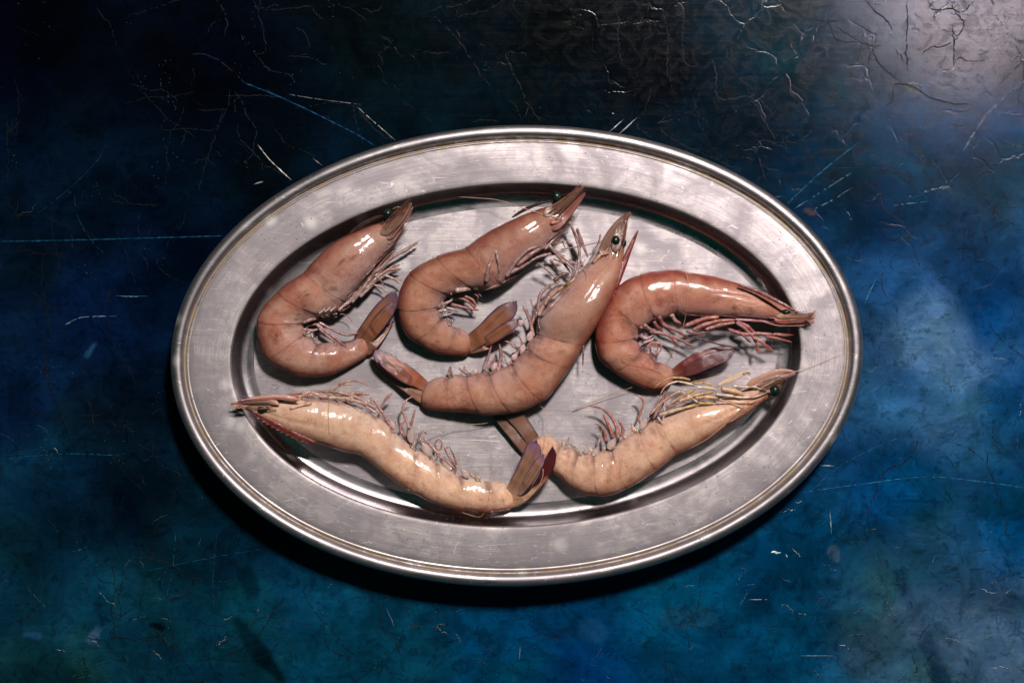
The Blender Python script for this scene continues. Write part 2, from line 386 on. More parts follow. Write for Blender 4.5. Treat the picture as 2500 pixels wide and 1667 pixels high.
def ribbon(acc, pts, wd, col, hgt=0.00016, gap=0.0, two=None):
    """thin raised lip of paint along a polyline (photo px)"""
    V, F, Cc = acc
    pts = np.asarray(pts, float); d = np.gradient(pts, axis=0); L = np.linalg.norm(d, axis=1)+1e-9
    nrm = np.stack([-d[:, 1]/L, d[:, 0]/L], 1); nn = len(pts)
    taper = np.minimum(1, np.minimum(np.arange(nn), np.arange(nn)[::-1])/3.0+0.15)
    ww = wd*0.5*taper*(0.6+0.8*nrng.random(nn))
    for k, (off, z) in enumerate(((-1, 0.00003), (0, hgt), (1, 0.00003))):
        q = pts+nrm*(off*ww)[:, None]
        V += [((x-1250)*PX, -(y-833.5)*PX, z) for x, y in q]
    b = len(V)-3*nn
    keep = nrng.random(nn) > gap; wd = wd*1.0
    for i in range(nn-1):
        if not keep[i]: continue
        F.append((b+i, b+i+1, b+nn+i+1, b+nn+i)); F.append((b+nn+i, b+nn+i+1, b+2*nn+i+1, b+2*nn+i))
    c = np.tile(np.array(col), (3*nn, 1))*(0.6+0.8*np.tile(nrng.random(nn), 3))[:, None]
    Cc.append(c)
def walk(x, y, ang, n, step, jit, drift=0.0):
    pts = [(x, y)]; a = ang
    for _ in range(n):
        a2 = a+rnd.gauss(0, jit); a += rnd.gauss(0, drift)
        x += step*math.cos(a2); y += step*math.sin(a2); pts.append((x, y))
    return pts
def make_cracks():
    pale = ([], [], []); dark = ([], [], [])
    def both(pts, wd, lite, gap=.15):
        pts = np.array(pts); ribbon(dark, pts, wd*1.6, s2l((3, 10, 18)), 0.00005, gap*.4)
        ribbon(pale, pts+np.array([0.8, -0.9])*wd*0.55, wd*0.42, s2l(np.array(lite)*.72), 0.00018, gap+.12)  # pale side line: bare ground and the lip's caught light, put into colour
    # main branching cracks read off the photograph (px)
    T = (46, 60, 74)
    main = [[(1800, 0), (1830, 40), (1850, 70), (1870, 90), (1890, 95)], [(1905, 65), (1925, 75), (1930, 100), (1950, 140), (1985, 165), (2000, 205)], [(1945, 0), (1952, 40), (1990, 52), (2030, 55), (2048, 50)],
            [(2025, 60), (2040, 100), (2050, 110)], [(2028, 92), (2060, 105), (2090, 100), (2130, 115), (2150, 112)], [(2113, 0), (2130, 25), (2160, 45), (2180, 75)],
            [(2130, 118), (2140, 150), (2165, 175), (2180, 190), (2190, 175)], [(2214, 0), (2216, 60), (2212, 110), (2216, 170)], [(2320, 0), (2330, 30), (2360, 60), (2325, 110), (2262, 118), (2250, 135)], [(2325, 60), (2330, 110), (2328, 165)],
            [(2262, 20), (2290, 25), (2325, 20), (2345, 35), (2380, 5)], [(2180, 210), (2180, 250), (2160, 260)], [(2190, 205), (2230, 210), (2260, 235), (2290, 245), (2330, 255), (2370, 255)],
            [(1740, 140), (1750, 190), (1745, 225), (1760, 245), (1800, 240), (1830, 232)], [(1830, 230), (1850, 260), (1870, 300), (1895, 345)], [(1500, 0), (1512, 60), (1508, 100), (1520, 160)], [(1672, 0), (1668, 60), (1665, 110), (1672, 160), (1710, 165)],
            [(1840, 380), (1850, 340), (1900, 350), (1960, 345), (2010, 332)], [(1850, 380), (1870, 440), (1883, 465)], [(1970, 220), (2030, 235), (2060, 275), (2100, 265), (2130, 270)],
            [(1965, 350), (1980, 380), (2020, 440)], [(2145, 410), (2200, 425), (2240, 430)], [(2210, 400), (2260, 400), (2330, 410)], [(2350, 410), (2400, 480), (2430, 510), (2445, 540)], [(2420, 505), (2460, 508), (2490, 505)],
            [(620, 0), (640, 60), (650, 120)], [(640, 25), (700, 22), (770, 15)], [(880, 20), (920, 30), (940, 5)], [(930, 90), (960, 95), (945, 120), (920, 130)], [(1015, 120), (1060, 132), (1100, 128)],
            [(620, 130), (660, 175), (705, 180), (720, 200)], [(700, 140), (740, 138), (785, 150)], [(480, 268), (500, 270), (560, 265)], [(395, 318), (450, 315), (525, 318)], [(545, 270), (530, 320), (500, 400), (485, 470)],
            [(870, 262), (900, 300), (930, 330), (960, 343)], [(1150, 300), (1180, 292), (1220, 298)], [(265, 485), (290, 495), (340, 500), (390, 498)], [(20, 620), (60, 610), (100, 620), (170, 620)], [(550, 235), (640, 232), (700, 240)],
            [(75, 705), (110, 740), (150, 790), (165, 830)], [(270, 700), (255, 750), (270, 800), (285, 830)], [(18, 480), (22, 500), (40, 520)], [(15, 280), (18, 340), (20, 400), (18, 450)],
            [(290, 835), (300, 880), (320, 910), (330, 940)], [(110, 870), (120, 940), (150, 1000), (165, 1050)], [(200, 950), (220, 990), (230, 1050)], [(265, 1025), (290, 1040), (330, 1035)], [(330, 1080), (380, 1110), (400, 1140), (460, 1165)],
            [(350, 1360), (400, 1370), (440, 1390), (500, 1420)], [(480, 1400), (460, 1450), (440, 1500)], [(530, 1290), (520, 1400), (518, 1470)], [(270, 1360), (285, 1430), (270, 1480), (285, 1570)],
            [(560, 1575), (640, 1500), (700, 1515), (760, 1525)], [(930, 1480), (935, 1540), (960, 1560), (975, 1580)], [(370, 1520), (385, 1550), (410, 1570), (440, 1590)]]
    for m_ in main:
        q = resample(chaikin(np.array(m_, float), 1), max(6, int(sum(math.dist(a, b) for a, b in zip(m_[:-1], m_[1:]))/5)))
        q = q+nrng.normal(0, 1.3, q.shape)
        x = q[:, 0].mean(); y = q[:, 1].mean()
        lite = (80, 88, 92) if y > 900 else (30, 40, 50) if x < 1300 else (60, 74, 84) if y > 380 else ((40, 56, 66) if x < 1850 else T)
        both(q, 2.1 if (x > 1750 and y < 330) else 1.3, lite, .2)
        if rnd.random() < .7:
            for _ in range(2):
                k = rnd.randrange(len(q)); both(walk(q[k][0], q[k][1], rnd.uniform(0, 6.28), rnd.randint(5, 14), 4.5, .7), 1.4, lite, .3)
    def inside(x, y):
        dx = x-1261; dy = y-869; return (dx/852)**2+(dy/569)**2 < 1
    # short hairline craquelure: denser and more level to the right and below
    for k in range(3400):
        x = rnd.uniform(-600, 3100); y = rnd.uniform(-500, 2200)
        if inside(x, y): continue
        dens = 0.20+0.8*min(1, max(0, (x-1500)/700))*(0.45+.55*min(1, max(0, y/700)))+0.7*min(1, max(0, (y-1300)/200))*(0.5 if x < 900 else 1)
        dens *= .35+1.3*float(smooth(.35, .65, np.array([fbm(np.array([[x/230, y/190, 1.0]]), 2, 31)[0]]))[0])
        if rnd.random() > dens*1.0: continue
        hor = x > 1500 or y > 1450
        a = rnd.gauss(0, .22) if hor and rnd.random() < .75 else rnd.uniform(0, 3.14)
        n_ = rnd.randint(4, 16) if hor else rnd.randint(6, 22)
        b_ = rnd.uniform(.2, .9)
        bright = np.array((84, 108, 124))*b_ if rnd.random() < .88 else np.array((170, 165, 155))
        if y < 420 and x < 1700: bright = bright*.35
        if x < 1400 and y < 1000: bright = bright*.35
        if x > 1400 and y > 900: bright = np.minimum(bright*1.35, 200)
        pts = walk(x, y, a, n_, 3.6, .5, .12)
        ribbon(pale, pts, rnd.uniform(.55, 1.15), s2l(bright), 0.00010, .28)
        if rnd.random() < .4: ribbon(dark, np.array(pts)+[0, 1.2], 1.6, s2l((2, 14, 30)), 0.00004, .2)
    for k in range(260):   # longer wandering cracks
        x = rnd.uniform(-500, 3000); y = rnd.uniform(-400, 2100)
        if inside(x, y): continue
        pts = walk(x, y, rnd.choice([rnd.gauss(1.57, .3), rnd.gauss(0, .4), rnd.gauss(1.1, .3)]), rnd.randint(16, 44), 6, .26, .10)
        pts = [q for q in pts if not inside(*q)]
        if len(pts) < 6: continue
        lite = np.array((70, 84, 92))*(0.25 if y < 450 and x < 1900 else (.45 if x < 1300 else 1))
        both(pts, rnd.uniform(.8, 1.6), lite, .45)
    for nm, (V, F, Cc) in (('crack', pale), ('crack', dark)):
        o = new_obj(nm, V, F, M_CRACK, parent=TABLE, col=np.vstack(Cc), smooth_=False); o['kind'] = 'stuff'
    # single long scratches
    S = [([(0, 590), (200, 586), (551, 576)], 2.6, (12, 66, 92), 0), ([(590, 200), (700, 245), (850, 318), (915, 356)], 2.6, (16, 66, 104), 0), ([(628, 352), (660, 392), (712, 441)], 2.2, (205, 190, 180), 0),
         ([(764, 387), (786, 405)], 2.4, (150, 140, 134), 0), ([(700, 230), (780, 243), (885, 256)], 1.8, (110, 110, 120), .1), ([(872, 262), (915, 300), (965, 343)], 1.8, (170, 160, 150), .15), ([(618, 451), (630, 447), (643, 444)], 5, (140, 150, 155), 0),
         ([(1485, 325), (1525, 290)], 2.2, (180, 178, 175), 0), ([(1508, 331), (1556, 287)], 2.4, (170, 170, 168), 0), ([(2502, 196), (2440, 250), (2395, 300), (2352, 368)], 5.0, (74, 84, 100), .05),
         ([(1936, 512), (2000, 472), (2085, 418)], 3.0, (56, 84, 98), .25), ([(1985, 512), (2030, 490), (2080, 458)], 2.6, (80, 104, 116), .25), ([(1920, 500), (2000, 425), (2096, 348)], 3.0, (22, 76, 100), .1),
         ([(2000, 1136), (2038, 1137)], 2.4, (190, 185, 180), 0), ([(2026, 1245), (2030, 1304)], 2.2, (120, 140, 155), .1), ([(1962, 1201), (2100, 1182), (2260, 1164), (2400, 1176), (2500, 1190)], 1.8, (40, 100, 140), .15),
         ([(8, 1121), (150, 1108), (300, 1112)], 1.8, (20, 76, 104), .2), ([(350, 1395), (520, 1360), (650, 1338)], 1.6, (16, 70, 104), .2), ([(429, 1290), (421, 1390), (405, 1460)], 2, (22, 70, 96), .3), ([(530, 1290), (520, 1400), (519, 1480)], 3.2, (8, 44, 66), .3),
         ([(560, 720), (575, 760), (590, 730)], 1, (1, 1, 1), 1), ([(75, 535), (170, 460), (235, 395), (262, 350)], 1.6, (18, 56, 80), .2), ([(180, 470), (190, 530), (225, 590), (255, 620)], 1.4, (16, 52, 76), .3), ([(155, 795), (200, 775), (285, 772)], 1.8, (120, 140, 150), .1), ([(283, 722), (320, 724), (362, 723)], 1.8, (90, 130, 150), .1),
         ([(2180, 502), (2266, 492)], 1.8, (96, 130, 150), .2), ([(2140, 680), (2120, 720), (2112, 740)], 3, (60, 104, 132), .2), ([(1952, 1600), (2040, 1600)], 1.6, (110, 130, 140), .1), ([(1826, 1463), (1880, 1463)], 1.8, (140, 150, 150), .1),
         ([(940, 1480), (955, 1510), (962, 1530)], 2.8, (70, 90, 120), .1), ([(1270, 1575), (1268, 1610)], 3, (120, 130, 150), .1), ([(1883, 1348), (1890, 1346), (1897, 1349), (1906, 1348)], 6.5, (235, 235, 230), 0),
         ([(1917, 1352), (1924, 1361)], 3, (190, 190, 185), 0), ([(1494, 276), (1500, 279)], 4, (180, 176, 160), 0), ([(2020, 410), (2180, 420), (2300, 520)], 1.4, (30, 60, 90), .2), ([(2330, 1010), (2100, 1110), (2020, 1160)], 1.4, (24, 84, 130), .35), ([(2480, 920), (2380, 1010), (2300, 1080)], 1.4, (24, 84, 130), .3)]
    V, F, Cc = [], [], []
    for pts, wd, c, gap in S:
        if gap == 1: continue
        L = sum(math.dist(a, b) for a, b in zip(pts[:-1], pts[1:]))
        V_, F_, C_ = [], [], []
        q = catmull(pts, max(6, int(L/6))) + nrng.normal(0, .25, (max(6, int(L/6)), 2))
        ribbon((V_, F_, C_), q, wd, s2l(c), 0.00026, gap)
        o = new_obj('scratch', V_, F_, M_CRACK, parent=TABLE, col=np.vstack(C_), smooth_=False)
make_cracks()

# ------------------------------------------------------------ platter
ZR = 0.026; ZF = 0.0062
def ell(d, z, th):
    """ring of the platter, d = inward offset in photo px from the outer edge"""
    if d <= 150: t = d/150.0; a = 845.6+(694.9-845.6)*t; b = 562.7+(417.9-562.7)*t; cx = 1261.7-2.9*t; cy = 868.8-1.7*t
    else: a = 694.9-(d-150); b = 417.9-(d-150); cx, cy = 1258.8, 867.1
    f = -0.0328
    x = a*np.cos(th); y = -b*np.sin(th)
    return PTS(np.stack([cx+x*math.cos(f)-y*math.sin(f), cy+x*math.sin(f)+y*math.cos(f)], 1), np.full(len(th), z))
NA = 720
TH = np.linspace(0, 2*math.pi, NA, endpoint=False)
ARC = TH*0.19
wob = (fbm(np.c_[np.cos(TH)*4, np.sin(TH)*4, TH*0], 3, 41)-.5)
def rings(prof, wobble=1.0):
    V, uv = [], []; acc = 0; last = None
    for d, z in prof:
        r = ell(d, z/1000.0, TH); r[:, 2] += wob*0.0009*wobble*min(1, max(0, (z-6)/18)); V.append(r)
        if last is not None: acc += math.hypot((d-last[0])*PX, (z-last[1])/1000)
        last = (d, z); uv.append(np.c_[ARC, np.full(NA, acc)+0.01*0])
    return V, uv
def arcp(c, r, a0, a1, n, sx=1.0):
    return [(c[0]+sx*r*math.cos(math.radians(a)), c[1]+r*PX*1000*math.sin(math.radians(a))) for a in np.linspace(a0, a1, n)]
bead = [(6, 20.6), (1.5, 21.2), (0, 22.3)]
for a in np.linspace(172, 12, 18): bead.append((15.5+15.5*math.cos(math.radians(a)), 23.6+4.6*math.sin(math.radians(a))**0.8))
bead += [(33, 23.9), (35.5, 23.5), (37.5, 23.7), (39.5, 24.5), (41.5, 24.75), (43.5, 24.55), (45, 24.45)]
def cub(a, b, n, f): return [(a[0]+(b[0]-a[0])*t, a[1]+(b[1]-a[1])*f(t)) for t in np.linspace(0, 1, n)]
rimp = [(45, 24.45), (47, 24.55), (50, 24.7), (60, 24.85), (80, 24.95), (110, 24.95), (130, 24.8), (140, 24.7), (146, 24.55), (148.6, 24.25), (150.2, 23.4), (151.5, 21.8)]
well = [(151.5, 21.8), (153.5, 20), (158, 16.4), (164, 12.0), (168, 9.3), (171, 8.1), (174, 7.4), (178, 6.95), (182, 6.65), (186, 6.42), (190, 6.3), (196, 6.22), (206, 6.2)]
def build_ring_part(name, prof, m, parent, grime=None, centre=False):
    V, uv = rings(prof); gz = [np.full(NA, grime(d) if grime else 0.0) for d, z in prof]
    if centre:
        last = V[-1]; c = last.mean(0)
        for k in np.linspace(.93, 0.02, 22): V.append(c+(last-c)*k); uv.append(uv[-1]*[1, 1]+[0, .01]); gz.append(np.zeros(NA))
    Vv = np.vstack(V); F = grid_faces(len(V), NA); F = [f[::-1] for f in F]
    if centre:
        Vv = np.vstack([Vv, Vv[-NA:].mean(0)]); b = len(Vv)-1; s = b-NA
        F += [(s+(j+1) % NA, s+j, b)[::-1] for j in range(NA)]
        uv.append(np.array([[0, 0.]])); gz.append([0])
    # faces upward
    return new_obj(name, Vv, F, m, parent, uv=np.vstack(uv), extra={'Grime': np.concatenate(gz)})
def empty(name, loc, label, cat, group=None):
    o = bpy.data.objects.new(name, None); SC.collection.objects.link(o); o.location = loc
    o.empty_display_size = 0.02; o['label'] = label; o['category'] = cat
    if group: o['group'] = group
    return o
PLAT = empty('serving_platter', (0, 0, 0), 'large oval worn silver metal platter with rolled edge, lying on the blue board', 'platter')
g_b = lambda d: float(smooth(27, 34, np.array(d))*(1-smooth(40, 44, np.array(d))))
P1 = build_ring_part('rolled_edge', bead, M_BEAD, PLAT, g_b)
P2 = build_ring_part('flat_rim', rimp, M_METAL, PLAT, lambda d: max(0.35*(1-float(smooth(45, 50, np.array(d)))), 0.12*float(smooth(136, 148, np.array(d)))))
M_WALL = metal_mat('polished_metal_wall', 0.30, bk=0.3)
P3 = build_ring_part('well_wall', well, M_WALL, PLAT)
P4 = build_ring_part('well_floor', [(206, 6.2), (214, 6.2)], M_FLOOR, PLAT, centre=True)
under = [(6, 20.6), (12, 21.4), (30, 21.8), (50, 22.9), (140, 23.2), (149, 20), (165, 8), (176, 4.5), (200, 0.6), (215, 0.5)]
P5 = build_ring_part('underside', under, M_BEAD, PLAT, centre=True)

# ------------------------------------------------------------ shrimps
TREES = []          # BVH trees limbs are laid over
def add_tree(o, off=(0, 0, 0)):
    me = o.data; TREES.append(BVHTree.FromPolygons([v.co+Vector(off) for v in me.vertices], [tuple(p.vertices) for p in me.polygons]))
for o in (P1, P2, P3, P4): add_tree(o)
CAM = Vector((0, 0, H))
def surf(px, py, skip=None):
    x, y = PT(px, py, 0); d = (Vector((x, y, 0))-CAM).normalized(); best = 0.0
    for t in TREES:
        if t is skip: continue
        r = t.ray_cast(CAM, d, 3.0)
        if r[0] is not None: best = max(best, r[0].z)
    return best
def lay(q, r, z0, z1, sink=0.5, skip=None):
    """heights for a thin thing along px polyline q: at least its own height, never inside what lies below"""
    n = len(q); zs = np.linspace(z0, z1, n)
    for i in range(n):
        s = surf(q[i][0], q[i][1], skip); zs[i] = max(zs[i], s+r[i]*(1-sink)+0.0001)
    k = max(1, n//14); pad = np.pad(zs, k, mode='edge'); sm = np.convolve(pad, np.ones(2*k+1)/(2*k+1), 'valid')
    return np.maximum(sm, zs*0.5+sm*0.5)
def sweep(P, W, T, nseg=10, roll=0.0, power=1.0):
    """closed tube along P (world), half width W across, half thickness T upward"""
    P = np.asarray(P, float); n = len(P); d = np.gradient(P, axis=0); d /= np.linalg.norm(d, axis=1)[:, None]+1e-12
    S = np.cross(d, [0, 0, 1.0]); S /= np.linalg.norm(S, axis=1)[:, None]+1e-9; U = np.cross(S, d)
    if np.any(roll):
        rr = np.broadcast_to(roll, (n,))[:, None]; S, U = S*np.cos(rr)+U*np.sin(rr), U*np.cos(rr)-S*np.sin(rr)
    a = np.linspace(0, 2*math.pi, nseg, endpoint=False)
    ca = np.sign(np.cos(a))*abs(np.cos(a))**power; sa = np.sign(np.sin(a))*abs(np.sin(a))**power
    V = P[:, None]+S[:, None]*(W[:, None]*ca)[..., None]+U[:, None]*(T[:, None]*sa)[..., None]
    V = V.reshape(-1, 3); F = grid_faces(n, nseg)
    V = np.vstack([V, P[0], P[-1]]); b = n*nseg
    F += [(b, (j+1) % nseg, j) for j in range(nseg)]; e = (n-1)*nseg
    F += [(b+1, e+j, e+(j+1) % nseg) for j in range(nseg)]
    t = np.repeat(np.linspace(0, 1, n), nseg); ac = np.tile(ca, n)
    uv = np.c_[np.r_[t, 0, 1], np.r_[ac, 0, 0]]
    return V, F, uv

CUR = {}
def limb(name, f, pts, r0, r1, c0, c1, z=(0.013, 0.010), joints=True, smooth_path=False, nseg=8, sink=0.3, label=None, mat_=None, parent=None):
    p = fr(f, pts); jt = p.copy()
    q = catmull(p, 8*len(p)) if smooth_path else chaikin(p, 2, .18)
    L = np.linalg.norm(np.diff(q, axis=0), axis=1).sum(); n = int(max(10, min(90, L/3.2)))
    q = resample(q, n); t = np.linspace(0, 1, n); r = (r0+(r1-r0)*t)*PX*((CUR.get('leg', .82) if name == 'leg' else .64) if joints else .62)
    col = lerp(s2l(c0), s2l(c1), t)
    if joints:
        for j in jt[1:-1]:
            dd = np.linalg.norm(q-j, axis=1); g = np.exp(-(dd/(1.6*r0+2))**2)
            r = r*(1+0.22*g); col = col*(1-0.35*(g*np.exp(-0))[:, None])+np.array(s2l(CUR.get('joint', (150, 96, 84))))*0.35*g[:, None]
        # each segment swells a little in its middle
    ph_ = rnd.random()*50; r = r*(0.78+0.44*fbm(np.c_[q/7.0, np.full(n, ph_)], 2, 9)); col = col*(0.80+.42*fbm(np.c_[q/11.0, np.full(n, ph_+3)], 2, 8))[:, None]*np.array([.76, .73, .74])
    r[-1] *= .35; r[-2] *= .7; r[0] *= .7
    zz = lay(q, r, z[0], z[1], sink)
    P = PTS(q, zz); V, F, uv = sweep(P, r, r*0.85, nseg)
    cc = np.vstack([np.repeat(col, nseg, 0), col[0], col[-1]])
    o = new_obj(name, V, F, mat_ or M_LIMB, parent or CUR['root'], col=cc, uv=uv)
    if label: o['label'] = label
    return o
def whisker(f, pts, r=0.9, c=(205, 160, 130), z=(0.016, 0.009), name='antenna', **k):
    return limb(name, f, pts, r, r*0.6, c, c, z, joints=False, smooth_path=True, nseg=6, sink=0, mat_=M_HAIR, **k)
def leafshape(t, kind):
    if kind == 'tail': return np.sqrt(np.clip(t/.16, 0, 1))*np.clip(0.66+0.38*smooth(0, .5, t), 0, 1)*np.sqrt(np.clip(1-(np.clip((t-.58)/.42, 0, 1))**2.2, 0, 1))*(1-0.10*t)*.93
    if kind == 'scale': return np.sqrt(np.clip(t/.12, 0, 1))*np.sqrt(np.clip(np.sin(math.pi*np.clip(0.18+t*.82, 0, 1)), 0, 1))*(1-.35*t)
    if kind == 'paddle': return np.sin(math.pi*np.clip(.08+t*.9, 0, 1))**.6
    if kind == 'bulb': return (np.sin(math.pi*np.clip(.10+t*.86, 0, 1))**.8)*(1.15-.5*t)*.8
def blade(name, f, pts, width, kind='tail', cols=((150, 98, 66), (86, 66, 118), (40, 26, 60)), z=(0.012, 0.012), thick=2.2, roll=0.0, label=None, parent=None, sink=.2, fringe=None, rib=True, free=False):
    """flat blade; width = full width in photo px"""
    p = fr(f, pts)
    if kind == 'tail': p = np.vstack([p[0]-(p[1]-p[0])*.22, p])
    q = catmull(p, 8*len(p)); n = 34; q = resample(q, n); t = np.linspace(0, 1, n)
    roll = roll or (rnd.choice((-1, 1))*.06 if kind == 'tail' else 0.0)
    W = leafshape(t, kind)*width*0.5*PX; T = np.maximum(thick*PX*0.5*np.clip(1.3-t, .3, 1), 0.00025)*np.minimum(1, np.maximum(W/(W.max()*.3), .2))
    zs = lay(q, T*1.5, z[0], z[1], sink) if not free else np.linspace(z[0], z[1], n)
    ns = 24; P = PTS(q, zs); V, F, uv = sweep(P, W, T, ns, roll)
    t2, a2 = uv[:, 0], abs(uv[:, 1])
    base, mid, edge = [s2l(c) for c in cols]
    e = np.maximum(smooth(.84, .93, a2)*smooth(.12, .45, t2), smooth(.93, .985, t2)); m_ = np.maximum(smooth(.70, .96, t2), smooth(.80, .97, a2)*smooth(.15, .6, t2)*.9)
    nz = fbm(V*600, 3, 4); col = lerp(base*np.ones((len(V), 3)), mid, np.clip(m_*(0.6+.8*nz), 0, 1)); col = lerp(col, edge, e)
    if kind == 'tail': col = lerp(col, np.array(s2l(CUR.get('stub', (142, 104, 84)))), (1-smooth(.06, .34, t2))*.85)
    col *= (0.75+.5*nz)[:, None]*(.66 if kind in ('tail', 'scale') else .85)
    if kind in ('tail', 'scale') and rib:
        rb = np.exp(-((uv[:, 1]-0.05)/.07)**2)*smooth(.05, .2, t2)*(1-smooth(.8, .95, t2)); col *= (1-.28*rb)[:, None]
        up = np.zeros(len(V)); up[:] = rb*0.0003; V[:, 2] += up*(np.sign(V[:, 2]-np.r_[np.repeat(P[:, 2], ns), P[0, 2], P[-1, 2]]) > 0)
    o = new_obj(name, V, F, M_BLADE, parent or CUR['root'], col=np.clip(col, 0.001, 1), uv=uv)
    if label: o['label'] = label
    if fringe is not None:   # bristles along the end of the blade
        Vf, Ff = [], []; 
        ts = [k for k in range(int(n*.70), n)]
        dd = np.gradient(q, axis=0); dd /= np.linalg.norm(dd, axis=1)[:, None]; nr = np.stack([-dd[:, 1], dd[:, 0]], 1)
        for k in ts:
            for sgn in ((1, -1) if fringe != 'one' else (1,)):
                for rep in range(2 if k < n-4 else 5):
                    wpx = W[k]/PX*rnd.uniform(.93, 1.0)*sgn
                    if k >= n-4: wpx = W[k]/PX*rnd.uniform(-1, 1)
                    b0 = q[k]+nr[k]*wpx*-1
                    dr = nr[k]*-sgn*0.9*(abs(wpx)/(W.max()/PX))+dd[k]*rnd.uniform(.7, 1.4); dr /= np.linalg.norm(dr)
                    tp = b0+dr*rnd.uniform(2.5, 6.5); sd = np.array([-dr[1], dr[0]])*0.65
                    zb = zs[k]
                    A = PTS([b0-sd, b0+sd, tp], np.array([zb, zb, zb+.0002])); i = len(Vf); Vf += A.tolist(); Vf.append((A[:2].mean(0)+[0, 0, .0004]).tolist())
                    Ff += [(i, i+1, i+2), (i, i+2, i+3), (i+1, i+3, i+2)]
        o2 = new_obj('fringe', Vf, Ff, M_LIMB, o, col=np.tile(s2l((120, 38, 34)), (len(Vf), 1)), smooth_=False); o2['kind'] = 'stuff'
    return o
def fan(f, L, R, cols, z, name='tail_blade', fringe=True, dome=.10, rim=.80):
    """one blade of the tail fan between its two edges (base to tip)"""
    L, R = fr(f, L), fr(f, R); L = np.vstack([L[0]-(L[1]-L[0])*.4, L]); R = np.vstack([R[0]-(R[1]-R[0])*.4, R]); mid_ = (L[0]+R[0])/2
    L[0] = mid_+(L[0]-mid_)*.7; R[0] = mid_+(R[0]-mid_)*.7; z = (max(.009, z[0]-.0055), z[0]+.001)+tuple(z[1:])
    n = 40; a = resample(catmull(L, 60), n); b = resample(catmull(R, 60), n); t = np.linspace(0, 1, n)
    M = (a+b)/2; w = np.linalg.norm(a-b, axis=1)/2; u = (a-b)/(2*w[:, None]+1e-9)
    w = w*np.sqrt(np.clip(1-np.clip((t-.93)/.07, 0, 1)**2*.92, 0, 1))*np.sqrt(np.clip(.25+t/.05, 0, 1))
    zz = np.interp(t, np.linspace(0, 1, len(z)), z); ns = 28
    ang = np.linspace(0, 2*math.pi, ns, endpoint=False); ca = np.cos(ang); sa = np.sign(np.sin(ang))*abs(np.sin(ang))**.9
    Tk = np.maximum(w*PX*dome*(1.25-.6*t), .00022)
    A, S_ = np.meshgrid(ca, t); k = ((H-zz)/H)[:, None]
    X = ((M[:, 0:1]-1250)+u[:, 0:1]*w[:, None]*A)*PX*k; Y = -((M[:, 1:2]-833.5)+u[:, 1:2]*w[:, None]*A)*PX*k
    rip = 0.00022*np.sin(A*15+rnd.random()*6)*(1-A**2)+0.00028*np.exp(-((A-.12)/.06)**2)*np.clip(t*6, 0, 1)[:, None]*(1-smooth(.8, .95, t))[:, None]
    Zz = zz[:, None]+Tk[:, None]*sa[None]+np.where(sa[None] > .05, rip, 0)
    Zz = Zz+0.0009*(fbm(np.stack([X.ravel()*140, Y.ravel()*140, 0*X.ravel()+rnd.random()*20], 1), 2, 12).reshape(X.shape)-.5)
    V = np.stack([X, Y, Zz], -1).reshape(-1, 3); F = grid_faces(n, ns); V = np.vstack([V, V[:ns].mean(0), V[-ns:].mean(0)]); q = n*ns
    F += [(q, (j+1) % ns, j) for j in range(ns)]; e0 = (n-1)*ns; F += [(q+1, e0+j, e0+(j+1) % ns) for j in range(ns)]
    p0, p1, p2 = (V[i] for i in F[ns*20+ns//4][:3])
    if np.cross(p1-p0, p2-p0)[2] < 0: F = [x[::-1] for x in F]
    t2 = np.r_[np.repeat(t, ns), 0, 1]; a2 = np.r_[np.tile(ca, n), 0, 0]; aa = abs(a2)
    stub, base, mid, edge = [np.array(s2l(c)) for c in (CUR.get('stub', (150, 110, 88)),)+tuple(cols)]
    nz = fbm(V*500, 3, 4); st = fbm(np.c_[t2*2.5, a2*9+3, 0*t2+rnd.random()*9], 3, 6)
    col = lerp(stub*np.ones((len(V), 3)), base, smooth(.02, .22, t2+.12*(nz-.5)))
    col = lerp(col, base*.45, smooth(.55, .72, st)*.6)
    col = lerp(col, mid, np.clip(np.maximum(smooth(.66, .93, t2), smooth(rim-.12, rim+.08, aa)*smooth(.25, .6, t2))*(.5+nz), 0, 1)*.9)
    col = lerp(col, edge, np.maximum(smooth(rim+.06, .97, aa)*smooth(.08, .3, t2), smooth(.94, .985, t2)))
    col = lerp(col, base*.35, np.exp(-((a2-.12)/.05)**2)*smooth(.08, .2, t2)*(1-smooth(.75, .9, t2))*.5)
    o = new_obj(name, V, F, M_BLADE, CUR['root'], col=np.clip(col*.95, .001, 1), uv=np.c_[t2, a2])
    if fringe:
        Vf, Ff = [], []; out = [(a[i], a[i]-b[i]) for i in range(26, n)]+[(b[i], b[i]-a[i]) for i in range(26, n)]+[(M[-1]+u[-1]*w[-1]*x, M[-1]-M[-4]) for x in np.linspace(-1, 1, 12)]
        dT = M[-1]-M[-5]; dT /= np.linalg.norm(dT)
        for p_, d_ in out:
            d_ = d_/(np.linalg.norm(d_)+1e-9)*.8+dT; d_ /= np.linalg.norm(d_); sd = np.array([-d_[1], d_[0]])*.8; tp = p_+d_*rnd.uniform(2.5, 6)
            Aq = PTS([p_-sd-d_*2, p_+sd-d_*2, tp], np.full(3, zz[-6])); i = len(Vf); Vf += Aq.tolist(); Vf.append((Aq[:2].mean(0)+[0, 0, .0005]).tolist()); Ff += [(i, i+1, i+2), (i, i+2, i+3), (i+1, i+3, i+2)]
        o2 = new_obj('fringe', Vf, Ff, M_LIMB, o, col=np.tile(s2l((104, 30, 30)), (len(Vf), 1)), smooth_=False); o2['kind'] = 'stuff'
    return o
